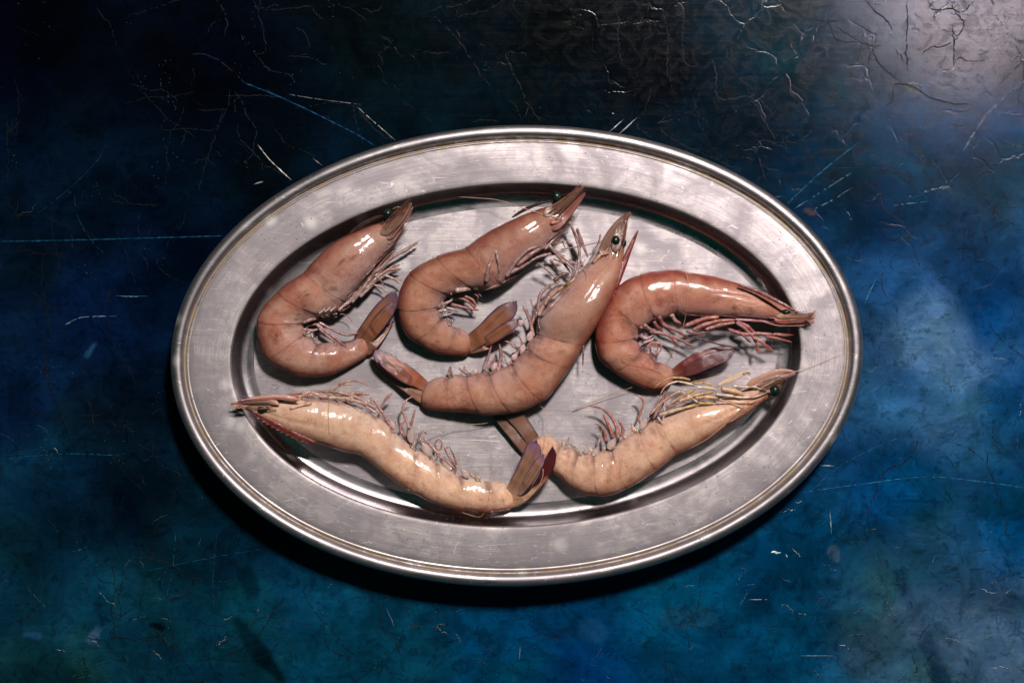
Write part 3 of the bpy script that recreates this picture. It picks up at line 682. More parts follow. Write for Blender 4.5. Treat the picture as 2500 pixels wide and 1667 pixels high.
def eye(f, p, r, z, stalk=None, oval=(1, 1)):
    c = fr(f, [p])[0]; s = surf(*c); z = max(z, s+r*PX*.2)
    x, y, zz = PTS([c], np.array([z]))[0]; nu, nv = 24, 14; V = []
    for i in range(nv):
        ph = math.pi*(i+.5)/nv
        for j in range(nu):
            a = 2*math.pi*j/nu; V.append((x+r*PX*oval[0]*math.sin(ph)*math.cos(a), y+r*PX*oval[1]*math.sin(ph)*math.sin(a), zz+r*PX*.9*math.cos(ph)))
    F = grid_faces(nv, nu); V += [(x, y, zz+r*PX*.9), (x, y, zz-r*PX*.9)]; b = nu*nv
    F += [(b, (j+1) % nu, j) for j in range(nu)]; e = (nv-1)*nu; F += [(b+1, e+j, e+(j+1) % nu) for j in range(nu)]
    o = new_obj('eye', V, F, M_EYE, CUR['root'])
    if stalk is not None:
        limb('eyestalk', f, [stalk, p], r*.4, r*.5, (84, 62, 54), (30, 26, 26), (z-.003, z-.002), joints=False, sink=1.2, parent=CUR['root'])
    return o

NR, NC = 380, 80
def body(f, pairs, ci, kz=0.72, lift=None, tone=None, seed=1, spots=()):
    """one continuous body: carapace from station 0 to ci, six abdominal rings behind it"""
    D = fr(f, [p[:2] for p in pairs]); Vn = fr(f, [p[2:] for p in pairs]); ns = len(pairs)
    Dq = catmull(D, NR); Vq = catmull(Vn, NR); st = np.linspace(0, ns-1, NR)
    M = (Dq+Vq)/2; w = np.linalg.norm(Dq-Vq, axis=1)/2; u = (Dq-Vq)/(2*w[:, None])
    # smooth frame
    s = st/(ns-1); sc = ci/(ns-1)
    cap = np.sqrt(np.clip(1-np.clip((0.035-s)/0.035, 0, 1)**2, 0, 1))*np.sqrt(np.clip(1-np.clip((s-.985)/.015, 0, 1)**2*.75, 0, 1))
    kk = np.interp(s, [0, sc*.6, sc, .8, 1], [kz*1.05, kz*1.05, kz, kz, kz*.85])
    hz = w*PX*kk; zc = ZF+hz*0.93
    if lift is not None: zc = zc+np.interp(s, [a for a, b in lift], [b for a, b in lift])
    a = np.linspace(0, 2*math.pi, NC, endpoint=False); ca = np.cos(a); sa = np.sin(a)
    pw = .92; cs = np.sign(ca)*abs(ca)**pw; ss = np.sign(sa)*abs(sa)**1.0
    S2, CA = np.meshgrid(s, cs, indexing='ij'); SA = np.broadcast_to(ss, S2.shape)
    # ring boundaries of the abdomen
    bf = np.array([0, .15, .31, .47, .63, .79, 1.0]); g = (S2-sc)/(1-sc)
    skew = 0.020*(CA**2)-0.012*CA
    gg = g+skew*np.where(g > .02, 1, .6)
    idx = np.clip(np.searchsorted(bf, gg.ravel(), side='right')-1, 0, 5).reshape(gg.shape)
    fra = np.clip((gg-bf[idx])/(bf[idx+1]-bf[idx]), 0, 1)
    ab = (gg >= 0)
    saw = np.where(ab, 0.00036*smooth(.3, .95, fra)-0.00016*(1-smooth(0.0, .10, fra))-0.0003*smooth(.96, 1, fra), 0)
    saw = saw*np.where(idx == 5, .35, 1)
    cre = np.where(ab, np.exp(-(fra/.045)**2)+np.exp(-((1-fra)/.02)**2), 0)*np.where(g > .97, 0, 1)
    cre = np.maximum(cre, np.where(gg < 0, np.exp(-((gg)/.012)**2), 0))
    crm = smooth(.30, .68, fbm(np.stack([CA.ravel()*2.2+20, idx.ravel()*7.3+seed, SA.ravel()*0.8], 1), 2, seed+5)).reshape(gg.shape)
    saw = saw*(.25+.75*crm); cre = cre*(.15+.85*crm)
    carg = np.clip(S2/sc, 0, 1)
    # carapace: raised hind edge, branchial groove, keel
    saw = saw+np.where(gg < 0, 0.00012*smooth(-.10, -.01, gg), 0)
    groove = np.exp(-((CA-(0.05+.35*(1-carg)))/.10)**2)*smooth(.08, .3, carg)*(1-smooth(.62, .8, carg))*(gg < 0)
    saw = saw-0.00045*groove
    # scalloped lower edge (pleura)
    scal = np.where(ab & (CA < -.35), np.sin(math.pi*fra)**.7*0.0016-0.0007, 0)*smooth(.35, .95, -CA)
    Wd = (w*cap)[:, None]*PX; Hd = (hz*cap)[:, None]
    off = fbm(np.stack([S2.ravel()*16, CA.ravel()*1.6+5, SA.ravel()*1.2+seed], 1), 3, seed).reshape(S2.shape)-.5
    disp = saw+off*0.0011
    R1 = Wd+disp*np.minimum(1, cap)[:, None]+np.where(CA < 0, scal, 0); R2 = Hd+disp
    zz = zc[:, None]+R2*SA
    kx = (H-zc)/H
    X = ((M[:, 0]-1250)*PX*kx)[:, None]+u[:, 0][:, None]*R1*CA*kx[:, None]
    Y = -((M[:, 1]-833.5)*PX*kx)[:, None]-u[:, 1][:, None]*R1*CA*kx[:, None]
    lf = 0 if lift is None else 1
    zz = np.maximum(zz, ZF+0.0003+0*zz)
    V = np.stack([X, Y, zz], -1).reshape(-1, 3)
    F = grid_faces(NR, NC)
    V = np.vstack([V, V[:NC].mean(0), V[-NC:].mean(0)]); b = NR*NC
    F += [(b, (j+1) % NC, j) for j in range(NC)]; e = (NR-1)*NC; F += [(b+1, e+j, e+(j+1) % NC) for j in range(NC)]
    # orientation: make normals point outward
    A_, B_, C_ = (np.array(V[i]) for i in F[NC*(NR//2)+NC//4][:3]); nn = np.cross(B_-A_, C_-A_)
    if nn[2] < 0: F = [f_[::-1] for f_ in F]
    # colour of the flesh itself
    t = dict(flesh=(196, 154, 128), warm=(196, 128, 98), back=(150, 84, 66), belly=(190, 160, 152), cara=(172, 140, 122), crease=(120, 66, 50), dark=(104, 78, 66)); t.update(tone or {})
    L = {k: s2l(v) for k, v in t.items()}
    pos = V[:b]; S_ = S2.ravel(); C2 = CA.ravel(); G = gg.ravel()
    n1 = fbm(pos*85, 4, seed+50); n2 = fbm(pos*190+7, 3, seed+70); n3 = fbm(pos*38+3, 3, seed+90)
    col = lerp(L['flesh']*np.ones((b, 3)), L['warm'], smooth(.38, .64, n1)*.75)
    col = lerp(col, L['cara'], np.where(G < 0, .35, 0.0))
    col = lerp(col, L['belly'], smooth(.10, .95, -C2+0.5*(n1-.5))*np.where(G < 0, .75, .60))
    col = lerp(col, L['dark'], np.where(G < 0, smooth(.55, .70, n2)*smooth(.50, .62, n3)*.75, smooth(.62, .75, n2)*.35*(n3 > .5)))
    col = lerp(col, L['back'], smooth(.30, 1.0, C2+0.45*(n2-.5))*.95)
    col = lerp(col, L['back'], (1-smooth(.0, .09, S_))*.5)
    col = lerp(col, L['crease'], np.clip(cre.ravel()*(.04+.6*smooth(.42, .75, n2)), 0, .5))
    # faint muscle bands across each ring
    col = col*(1-np.where(G > 0, 0.13*np.sin(fra.ravel()*math.pi)**4*smooth(.4, .65, n1)+0.20*smooth(.55, .9, -C2)*(np.cos(fra.ravel()*6.28*1) > .3)*(n2), 0))[:, None]
    # smoky wedges between the rings towards the belly, pale cloudy muscle inside each ring
    wedge = np.where(G > .01, np.exp(-((fra.ravel()-.06)/.13)**2)+np.exp(-((fra.ravel()-1)/.07)**2), 0)*smooth(-.05, .5, -C2)*smooth(.30, .62, n2)
    col = lerp(col, s2l((116, 78, 74)), np.clip(wedge*.62, 0, .7))
    pale = np.where(G > 0, np.sin(fra.ravel()*math.pi)**2, .35)*smooth(.42, .62, n3)*(1-smooth(.3, .8, abs(C2)))
    col = lerp(col, L['flesh']*1.22, np.clip(pale*.7, 0, 1))
    fl = smooth(.60, .72, fbm(pos*420+2, 2, seed+31))*smooth(.45, .6, n1); col = lerp(col, L['back'], fl*.28)
    col = lerp(col, L['back']*.8, smooth(.86, 1.0, abs(C2))*.5)
    sp = np.zeros(b)
    for k in range(6):      # one small brown scar near the hinge of every ring
        gs = bf[k]+(bf[k+1]-bf[k])*rnd.uniform(.35, .6); cv = rnd.uniform(.18, .42)
        d2 = ((G-gs)/.012)**2+((C2-cv)/.045)**2; sp = np.maximum(sp, np.exp(-d2)*.5*(SA.ravel() > 0))
    for (ss_, cv, rr) in spots:
        d2 = ((S_-ss_)/(.010*rr))**2+((C2-cv)/(.05*rr))**2; sp = np.maximum(sp, np.exp(-d2*(1+n2))*.85)
    col = lerp(col, s2l((112, 62, 42)), np.clip(sp, 0, .9))
    col = lerp(col, col.mean(1, keepdims=True)*np.array([1.12, 1.0, .94]), np.full(len(col), .08))
    col = np.vstack([col, col[0], col[-1]])
    o = new_obj('body', V, F, M_FLESH, CUR['root'], col=np.clip(col*CUR.get('gain', 0.74)*np.array([1.03, 1.0, .98] if seed > 4 else [1.04, .99, 1.06]), 0.001, 1))
    add_tree(o)
    CUR['fn'] = (Dq, Vq, st, zc, w)
    return o

LAV = (178, 154, 150); PNK = (170, 132, 126); RED = (136, 74, 66); CREAM = (222, 206, 178); YEL = (206, 168, 84); AMB = (176, 122, 80)

def start(label, key, tone=None):
    CUR['root'] = empty('raw_shrimp', (0, 0, 0), label, 'shrimp', 'raw shrimps on the oval platter')
    CUR['joint'] = (150, 96, 84)
def serr(f, pts, wd, teeth, side, col, tcol, z, parent=None, name='rostrum', tl=7):
    """blade with saw teeth along one side"""
    p = fr(f, pts); q = resample(catmull(p, 40), 48); t = np.linspace(0, 1, 48)
    W = wd*.5*PX*np.sin(math.pi*np.clip(.10+t*.87, 0, 1))**.6; T = np.full(48, 0.0007)*np.clip(1.1-t, .3, 1)
    zs = lay(q, T, z[0], z[1], .5); P = PTS(q, zs); V, F, uv = sweep(P, W, T, 12)
    c = lerp(s2l(col)*np.ones((len(V), 3)), s2l(tcol), smooth(.6, 1, abs(uv[:, 1]))*.3)
    o = new_obj(name, V, F, M_LIMB, parent or CUR['root'], col=c, uv=uv)
    dd = np.gradient(q, axis=0); dd /= np.linalg.norm(dd, axis=1)[:, None]; nr = np.stack([-dd[:, 1], dd[:, 0]], 1)*side
    for k in range(teeth):
        i = int(4+k*(40/teeth)); b0 = q[i]+nr[i]*(W[i]/PX*.7); tp = b0+nr[i]*tl*.8+dd[i]*tl*.8; a1 = b0-dd[i]*tl*.5; a2 = b0+dd[i]*tl*.5; zb = zs[i]
        A = PTS([a1, a2, tp], np.array([zb-.0003, zb-.0003, zb])); B = PTS([b0], np.array([zb+.0005]))
        VV = np.vstack([A, B, PTS([b0], np.array([zb-.0008]))]); Ff = [(0, 2, 3), (3, 2, 1), (0, 4, 2), (4, 1, 2), (0, 3, 1), (0, 1, 4)]
        new_obj('tooth', VV, Ff, M_LIMB, o, col=np.tile(s2l(tcol), (5, 1)), smooth_=False)
    return o
Z = 0.001
TAILA = ((132, 88, 62), (84, 58, 82), (30, 24, 66)); TAILD = ((128, 60, 48), (60, 38, 66), (24, 24, 60)); TAILP = ((160, 118, 94), (100, 70, 96), (40, 30, 82)); TELS = ((146, 104, 84), (120, 78, 66), (70, 38, 34))

# ---- all six bodies first, so that limbs can be laid over them
ROOT = {}; FN = {}; CI = {}
GAIN = dict(one=.66, two=.64, three=.70, four=.64, five=.76, six=.74)
def mk(key, label, *a, **k):
    start(label, key); CUR['gain'] = GAIN[key]; ROOT[key] = CUR['root']; body(*a, **k); FN[key] = CUR['fn']; CI[key] = a[2]
mk('one', 'curled brown shrimp at the left end of the platter with amber purple-edged tail', 'A', [
    (1270, 215, 1318, 275), (1200, 290, 1245, 410), (1030, 335, 1170, 510), (880, 400, 1090, 610), (740, 485, 1010, 710), (610, 610, 920, 820), (545, 680, 840, 920), (440, 750, 730, 990), (340, 835, 640, 1015),
    (250, 935, 570, 1040), (203, 1050, 545, 1075), (215, 1200, 550, 1110), (270, 1320, 570, 1150), (380, 1395, 610, 1180), (510, 1445, 670, 1200), (640, 1447, 750, 1205), (760, 1428, 830, 1205), (890, 1372, 900, 1195), (990, 1315, 950, 1165), (1040, 1262, 985, 1120)],
    6, .70, [(0, .013), (.12, .004), (.3, 0), (1, .0)], None, 1, spots=[(.40, -.25, 1.2), (.45, -.5, 1.4), (.48, -.62, 1.3), (.36, .1, 1.0), (.57, .1, 1.2), (.19, -.1, 2.2), (.22, .1, 1.6)])
mk('two', 'curled brown shrimp under the upper rim with a long feeler crossing its head', 'B', [
    (1290, 140, 1335, 192), (1185, 220, 1265, 320), (1050, 255, 1180, 430), (920, 305, 1080, 530), (790, 365, 970, 620), (660, 435, 880, 700), (545, 520, 780, 785), (430, 550, 640, 800), (320, 592, 545, 812),
    (220, 650, 462, 835), (140, 730, 400, 872), (88, 870, 375, 920), (95, 1000, 372, 962), (150, 1120, 388, 998), (260, 1200, 422, 1027), (370, 1243, 462, 1050), (480, 1258, 512, 1074), (550, 1256, 552, 1094), (595, 1220, 588, 1108)],
    6, .72, [(0, .014), (.14, .004), (.3, 0), (1, 0)], dict(flesh=(190, 138, 108), warm=(186, 116, 84), back=(136, 70, 52)), 2)
mk('three', 'long shrimp stretched diagonally across the middle of the platter, red toothed horn at its head', 'C', [
    (1835, 100, 1795, 85), (1812, 220, 1715, 205), (1800, 340, 1650, 320), (1795, 430, 1570, 395), (1760, 530, 1450, 500), (1725, 630, 1350, 620), (1665, 745, 1262, 710), (1600, 860, 1212, 800), (1530, 965, 1197, 900), (1480, 1050, 1142, 960), (1400, 1170, 1090, 1040),
    (1290, 1310, 1030, 1092), (1160, 1388, 950, 1132), (1040, 1422, 860, 1152), (920, 1437, 770, 1162), (800, 1432, 690, 1167), (690, 1420, 620, 1170), (570, 1412, 560, 1182), (470, 1397, 500, 1195), (405, 1360, 440, 1218)],
    8, .72, [(0, .009), (.14, .003), (.3, 0.001), (1, 0)], dict(flesh=(198, 154, 124), warm=(194, 132, 100), back=(166, 100, 76), cara=(164, 136, 116)), 3)
mk('four', 'reddish curled shrimp at the right with its head poking over the rim', 'D', [
    (2180, 585, 2172, 632), (2070, 566, 2050, 640), (1900, 470, 1900, 640), (1740, 378, 1740, 628), (1560, 300, 1560, 615), (1380, 245, 1380, 610), (1200, 200, 1200, 605), (1030, 170, 1030, 600), (880, 150, 880, 585), (700, 165, 760, 615), (530, 205, 650, 650),
    (390, 280, 580, 700), (250, 430, 540, 750), (150, 640, 522, 792), (125, 830, 522, 832), (170, 1010, 547, 882), (290, 1120, 592, 932), (430, 1215, 652, 977), (570, 1275, 722, 1022), (690, 1305, 792, 1065), (790, 1300, 862, 1105), (870, 1240, 892, 1125)],
    8, .74, [(0, .019), (.12, .009), (.25, .002), (.35, 0), (1, 0)], dict(flesh=(200, 146, 116), warm=(196, 118, 88), back=(150, 66, 50), belly=(190, 142, 132), cara=(190, 138, 112)), 4)
mk('five', 'pale cream shrimp along the lower left with its purple tail raised', 'E', [
    (100, 312, 120, 282), (200, 350, 250, 275), (340, 435, 400, 255), (470, 505, 545, 262), (600, 550, 700, 268), (740, 592, 840, 292), (860, 628, 960, 332), (946, 648, 1060, 385), (1040, 712, 1150, 450), (1140, 795, 1220, 530), (1250, 868, 1320, 600),
    (1350, 928, 1400, 650), (1450, 970, 1480, 695), (1560, 1002, 1570, 745), (1680, 1022, 1660, 795), (1790, 1030, 1760, 815), (1890, 1028, 1860, 828), (1970, 1015, 1930, 840), (2012, 985, 1980, 858)],
    7, .70, [(0, .022), (.1, .013), (.22, .004), (.35, 0), (1, 0)], dict(flesh=(228, 190, 160), warm=(222, 172, 138), back=(180, 116, 92), belly=(216, 196, 182), cara=(206, 176, 152), crease=(160, 104, 76), dark=(160, 130, 116)), 5)
mk('six', 'pale shrimp along the lower right with white and yellow legs bundled on its head', 'F', [
    (1945, 235, 1925, 185), (1860, 300, 1800, 240), (1780, 375, 1680, 290), (1680, 440, 1540, 340), (1570, 520, 1400, 378), (1450, 600, 1270, 408), (1340, 660, 1170, 450), (1236, 708, 1090, 485), (1160, 765, 1020, 535), (1060, 840, 920, 595), (950, 905, 820, 665),
    (850, 952, 752, 693), (740, 972, 692, 703), (630, 955, 640, 705), (550, 912, 580, 685), (480, 850, 520, 655), (420, 805, 462, 612), (340, 745, 402, 588), (262, 690, 340, 578)],
    7, .70, [(0, .012), (.12, .005), (.3, 0), (1, 0)], dict(flesh=(222, 182, 152), warm=(216, 160, 128), back=(172, 106, 84), belly=(216, 190, 174), cara=(210, 172, 142), crease=(164, 100, 76), dark=(170, 132, 110)), 6)
ZB = ZF
def use(k, joint=(150, 96, 84)): CUR['leg'] = dict(four=.70, six=.58).get(k, .80); CUR['root'] = ROOT[k]; CUR['joint'] = joint

def tidbits(key, n_mouth, ab_dir=1, cols=(LAV, PNK), snout=None, seed=0, alen=34, ab=True, mouth_len=(45, 110)):
    use(key); rr = random.Random(seed+77)
    Dq, Vq, st, zc, w = FN[key]; ci = CI[key]; ns = st[-1]
    def at(s_):
        i = int(np.clip(s_/ns*(NR-1), 2, NR-3)); v = Vq[i]; out = Vq[i]-Dq[i]; out /= np.linalg.norm(out)
        tn = Vq[i-2]-Vq[i+2]; tn /= np.linalg.norm(tn)+1e-9; return v, out, tn, zc[i]
    for k in range(n_mouth):     # mouthparts and folded leg bases packed under the carapace
        s_ = 1.6+(ci-1.9)*(k+.5)/n_mouth+rr.uniform(-.15, .15); v, out, tn, z = at(s_); L = rr.uniform(*mouth_len)
        a = v-out*rr.uniform(2, 9); b = a+tn*L*.5+out*rr.uniform(3, 10); c = a+tn*L+out*rr.uniform(-3, 14)
        c0 = cols[rr.randrange(2)]; f_ = rr.uniform(.62, 1.0); c0 = tuple(x*f_ for x in c0)
        limb('mouthpart', 'P', [a, b, c], rr.uniform(1.6, 3.4), rr.uniform(.6, 1.4), c0, tuple(x*.8 for x in cols[rr.randrange(2)]), (min(z, .019)-.001, min(z, .018)), joints=True, sink=.7)
    if ab:
        for ring in range(5):    # flat overlapping swimmerets in pairs at each ring
            s_ = ci+(ns-ci)*(0.06+.155*ring+.05)
            for j in range(3):
                v, out, tn, z = at(s_+rr.uniform(-.12, .12)*2); L = alen*rr.uniform(.6, 1.15)
                a = v-out*4; d = out*rr.uniform(.5, 1)+tn*ab_dir*rr.uniform(-.2, .9); d /= np.linalg.norm(d)
                b = a+d*L*.5+tn*ab_dir*2; c = a+d*L+tn*ab_dir*rr.uniform(0, 8)
                c0 = np.array(cols[rr.randrange(2)])*rr.uniform(.65, 1.0)
                blade('swimmeret', 'P', [a, b, c], rr.uniform(5, 9), 'paddle', (tuple(c0), tuple(c0*.85), tuple(c0*.6)), (min(z, .015), min(z, .014)), 3.5)
    if snout:
        (a, b, wd, n_, zz) = snout; a, b = fr(a[0], [a[1]])[0], fr(b[0], [b[1]])[0]; d = (b-a)/np.linalg.norm(b-a); nn = np.array([-d[1], d[0]])
        for k in range(n_):
            o_ = (k/(n_-1)-.5)*wd; L = np.linalg.norm(b-a)*rr.uniform(.72, 1.04)
            p0 = a+nn*o_*1.3-d*rr.uniform(0, 20); p1 = a+d*L*.5+nn*(o_*.95); p2 = a+d*L+nn*(o_*.45+rr.uniform(-4, 4))
            c_ = rr.choice([(120, 84, 70), (164, 122, 102), (140, 98, 82), (92, 60, 50), (156, 112, 94)])
            limb('antennule', 'P', [p0, p1, p2], rr.uniform(1.2, 2.4), .4, c_, tuple(np.array(c_)*.8), zz, joints=False, sink=.5)
SN = (.03, .031)
tidbits('one', 16, 1, snout=(('A', (1190, 330)), ('A', (1345, 135)), 24, 7, (.026, .029)), seed=1, alen=22)
tidbits('two', 18, 1, snout=(('B', (1180, 270)), ('B', (1368, 95)), 26, 8, (.027, .031)), seed=2, alen=24)
tidbits('three', 15, -1, snout=(('C', (1735, 330)), ('C', (1838, 48)), 26, 7, (.020, .021)), seed=3, alen=30)
tidbits('four', 22, 1, cols=((170, 124, 122), (156, 92, 84)), snout=(('D', (2010, 600)), ('D', (2245, 590)), 22, 8, (.031, .033)), seed=4, alen=26)
tidbits('five', 16, 1, cols=((196, 168, 152), (180, 130, 112)), snout=(('E', (330, 300)), ('E', (60, 305)), 20, 7, (.032, .034)), seed=5, alen=26)
tidbits('six', 10, -1, cols=((206, 184, 160), (196, 156, 130)), snout=(('F', (1800, 260)), ('F', (1985, 190)), 18, 6, (.026, .028)), seed=6, alen=28)

AM = ((130, 82, 58), (82, 54, 74), (28, 22, 66)); LOW = ((134, 96, 78), (120, 78, 66), (84, 36, 36)); DK = ((112, 48, 42), (60, 34, 50), (20, 20, 52)); PL = ((156, 114, 92), (110, 76, 104), (44, 32, 86)); RD = ((84, 28, 30), (66, 16, 28), (30, 8, 20)); BR = ((122, 86, 70), (92, 64, 62), (36, 24, 34))
use('one'); CUR['stub'] = (158, 118, 96)
fan('A', [(950, 1165), (1040, 1190), (1120, 1120), (1205, 1035)], [(1030, 1285), (1085, 1235), (1150, 1150), (1208, 1045)], LOW, (.013, .011, .010))
fan('A', [(925, 1135), (985, 1045), (1060, 940), (1140, 860), (1200, 818), (1222, 812)], [(1035, 1225), (1105, 1120), (1170, 1030), (1225, 950), (1240, 890), (1236, 835)], AM, (.0145, .017, .018, .018))
fan('A', [(1020, 1100), (1055, 1030), (1110, 960), (1165, 915), (1198, 893)], [(1055, 1185), (1120, 1110), (1175, 1040), (1215, 970), (1216, 905)], AM, (.0165, .0192, .0202, .020), fringe=False)
use('two')
fan('B', [(585, 1130), (680, 1180), (780, 1160), (890, 1080)], [(595, 1240), (690, 1218), (790, 1175), (900, 1095)], LOW, (.013, .011, .010))
fan('B', [(565, 1110), (640, 1050), (700, 985), (780, 915), (860, 884), (890, 882)], [(600, 1225), (720, 1150), (820, 1050), (885, 985), (905, 930), (902, 890)], AM, (.0145, .017, .018, .018))
fan('B', [(650, 1150), (730, 1090), (800, 1040), (870, 1010), (905, 1003)], [(690, 1195), (780, 1150), (850, 1105), (900, 1060), (915, 1015)], AM, (.0165, .0192, .0202, .020), fringe=True)
use('three'); CUR['stub'] = (164, 118, 94)
fan('C', [(430, 1230), (310, 1220), (190, 1150), (80, 1050)], [(400, 1350), (300, 1278), (170, 1178), (70, 1068)], LOW, (.012, .010, .010))
fan('C', [(455, 1200), (350, 1110), (240, 1040), (150, 997), (100, 980)], [(425, 1270), (320, 1220), (200, 1155), (115, 1090), (80, 1020)], ((156, 88, 62), (84, 44, 62), (26, 20, 74)), (.0135, .016, .016, .016))
fan('C', [(370, 1195), (290, 1120), (200, 1078), (140, 1060), (122, 1058)], [(370, 1245), (290, 1215), (210, 1160), (150, 1110), (120, 1068)], ((132, 76, 58), (84, 48, 60), (30, 22, 60)), (.016, .018, .018, .018), fringe=False)
use('four'); CUR['stub'] = (150, 94, 78)
fan('D', [(880, 1140), (980, 1150), (1100, 1145), (1205, 1143)], [(890, 1215), (1000, 1200), (1110, 1180), (1210, 1160)], LOW, (.012, .010, .010))
fan('D', [(870, 1095), (980, 1010), (1120, 930), (1300, 888), (1440, 884)], [(900, 1170), (1040, 1100), (1200, 1010), (1380, 940), (1462, 905)], DK, (.014, .016, .016, .016))
fan('D', [(930, 1110), (1100, 1010), (1260, 950), (1400, 920), (1455, 925)], [(900, 1190), (1080, 1155), (1240, 1090), (1400, 1020), (1465, 940)], ((96, 46, 42), (66, 38, 52), (22, 26, 72)), (.0155, .0185, .0185, .018))
use('five'); CUR['stub'] = (196, 156, 128)
fan('E', [(1975, 910), (2060, 925), (2140, 860), (2230, 780)], [(2005, 1000), (2090, 955), (2180, 870), (2240, 800)], ((184, 140, 108), (150, 96, 80), (100, 50, 44)), (.016, .018, .022))
fan('E', [(2120, 870), (2185, 760), (2215, 670), (2262, 588)], [(2150, 900), (2235, 800), (2278, 720), (2290, 640), (2272, 592)], RD, (.019, .023, .025))
fan('E', [(1960, 850), (2010, 755), (2050, 660), (2090, 575), (2130, 538)], [(2040, 915), (2100, 810), (2150, 715), (2188, 640), (2178, 570)], PL, (.018, .023, .026, .027))
fan('E', [(2045, 860), (2080, 780), (2130, 700), (2175, 650), (2198, 632)], [(2065, 905), (2130, 835), (2180, 760), (2208, 700), (2210, 650)], PL, (.022, .026, .029, .029), fringe=False)
use('six'); CUR['stub'] = (186, 144, 116)
fan('F', [(330, 590), (220, 535), (150, 480), (90, 430)], [(255, 705), (170, 605), (110, 530), (60, 460)], BR, (.0095, .0105, .0118), fringe=False)
fan('F', [(355, 590), (300, 500), (255, 440), (215, 395)], [(290, 660), (230, 570), (160, 490), (110, 425)], BR, (.0105, .0118, .0132), fringe=False)

# ---- shrimp one
use('one')
eye('A', (1165, 248), 13, .024, (1120, 330))
serr('A', [(880, 400), (980, 325), (1080, 275), (1130, 262)], 9, 8, -1, (60, 44, 40), (120, 96, 84), (.020, .026), tl=4)
blade('antennal_scale', 'A', [(1110, 400), (1210, 330), (1290, 240), (1345, 165)], 25, 'scale', ((158, 124, 106), (130, 90, 76), (92, 54, 46)), (.024, .028), 3)
blade('antennal_scale', 'A', [(1160, 440), (1240, 340), (1310, 260), (1355, 190)], 19, 'scale', ((158, 110, 98), (142, 80, 70), (100, 50, 44)), (.022, .026), 3)
for a, b in (((1270, 260), (1312, 108)), ((1285, 250), (1330, 120)), ((1290, 240), (1345, 118)), ((1230, 260), (1300, 185))): limb('antennule', 'A', [a, ((a[0]+b[0])/2+6, (a[1]+b[1])/2+5), b], 2.4, .7, (130, 84, 70), (60, 30, 26), (.027, .029))
limb('eyestalk', 'A', [(1200, 215), (1240, 195), (1280, 210)], 3, 2, (130, 104, 92), (90, 60, 54), (.027, .028))
whisker('A', [(1180, 500), (1250, 400), (1330, 300), (1388, 222)], 1.1, (160, 120, 110), (.022, .026))
whisker('A', [(1130, 550), (1190, 460), (1215, 420)], 1.6, (150, 80, 70), (.018, .02))
for pts, r0, r1, c0, c1 in [([(800, 960), (880, 880), (960, 790), (1010, 760), (1110, 780), (1175, 840)], 6, 2.0, LAV, (196, 170, 160)), ([(830, 930), (920, 860), (1000, 770), (1070, 690), (1150, 700), (1220, 730), (1270, 770)], 6, 2.6, LAV, (206, 186, 176)),
        ([(900, 900), (980, 800), (1060, 680), (1100, 660), (1190, 570), (1290, 520), (1395, 450)], 6, 4, LAV, (176, 150, 130)), ([(860, 920), (960, 830), (1040, 720), (1090, 640), (1180, 540), (1235, 505)], 4, 1.6, PNK, (160, 100, 88)),
        ([(960, 860), (1040, 780), (1100, 700), (1170, 660), (1210, 655), (1265, 655)], 6, 4, LAV, (180, 140, 124)), ([(1000, 800), (1080, 720), (1150, 670), (1210, 630), (1260, 622)], 5, 3, LAV, (176, 136, 120)), ([(1070, 700), (1110, 730), (1145, 790)], 3.2, 1.5, LAV, (170, 130, 110)),
        ([(1005, 700), (1060, 640), (1110, 560), (1150, 520)], 3.2, 1.4, PNK, (130, 70, 60)), ([(760, 990), (830, 960), (915, 912)], 4, 1.2, PNK, RED), ([(850, 930), (960, 865)], 2, .8, PNK, RED)]:
    limb('leg', 'A', pts, r0, r1, c0, c1, (.017, .013))
for pts, r0, r1 in [([(640, 1060), (720, 1120), (800, 1180), (870, 1240)], 7, 3.2), ([(660, 1045), (760, 1100), (860, 1140), (960, 1125)], 5.5, 4.0), ([(660, 1090), (740, 1160), (830, 1215), (865, 1225)], 5, 2), ([(700, 1010), (820, 985), (880, 1010), (905, 1050)], 3.4, 1.2), ([(550, 1100), (620, 1105), (680, 1080)], 7, 3), ([(560, 1040), (620, 1020), (700, 1020)], 8, 3), ([(560, 1070), (620, 1060), (690, 1050)], 6, 3)]:
    limb('swimmeret', 'A', pts, r0, r1, (196, 160, 156), (150, 92, 84) if len(pts) > 3 else (186, 160, 158), (.015, .013), smooth_path=True, joints=False)
for x, y in ((690, 960), (730, 950), (770, 945)): limb('swimmeret', 'A', [(x-30, y+20), (x, y), (x+14, y-22)], 5, 2, (200, 176, 170), (206, 190, 186), (.02, .02), joints=False)

# ---- shrimp two
use('two')
eye('B', (1172, 170), 14, .022, (1150, 230))
serr('B', [(870, 310), (960, 255), (1060, 215), (1130, 200)], 8, 8, -1, (56, 36, 32), (96, 66, 58), (.020, .025), tl=4)
blade('antennal_scale', 'B', [(1080, 300), (1190, 240), (1290, 160), (1365, 100)], 30, 'scale', ((150, 112, 96), (130, 92, 76), (110, 66, 54)), (.024, .030), 3)
blade('antennal_scale', 'B', [(1140, 400), (1230, 300), (1310, 210), (1372, 140)], 27, 'scale', ((166, 104, 92), (146, 78, 68), (90, 60, 90)), (.022, .028), 3)
for a, b in (((1250, 170), (1358, 68)), ((1270, 170), (1376, 98)), ((1220, 190), (1300, 120)), ((1230, 200), (1255, 150)), ((1290, 150), (1340, 85))): limb('antennule', 'B', [a, ((a[0]+b[0])/2-5, (a[1]+b[1])/2-3), b], 2.6, .8, (140, 92, 74), (90, 50, 38), (.028, .031))
whisker('B', [(1215, 325), (1140, 305), (1000, 265), (880, 225), (760, 190), (620, 178), (445, 167)], 1.7, (206, 162, 146), (.027, .014))
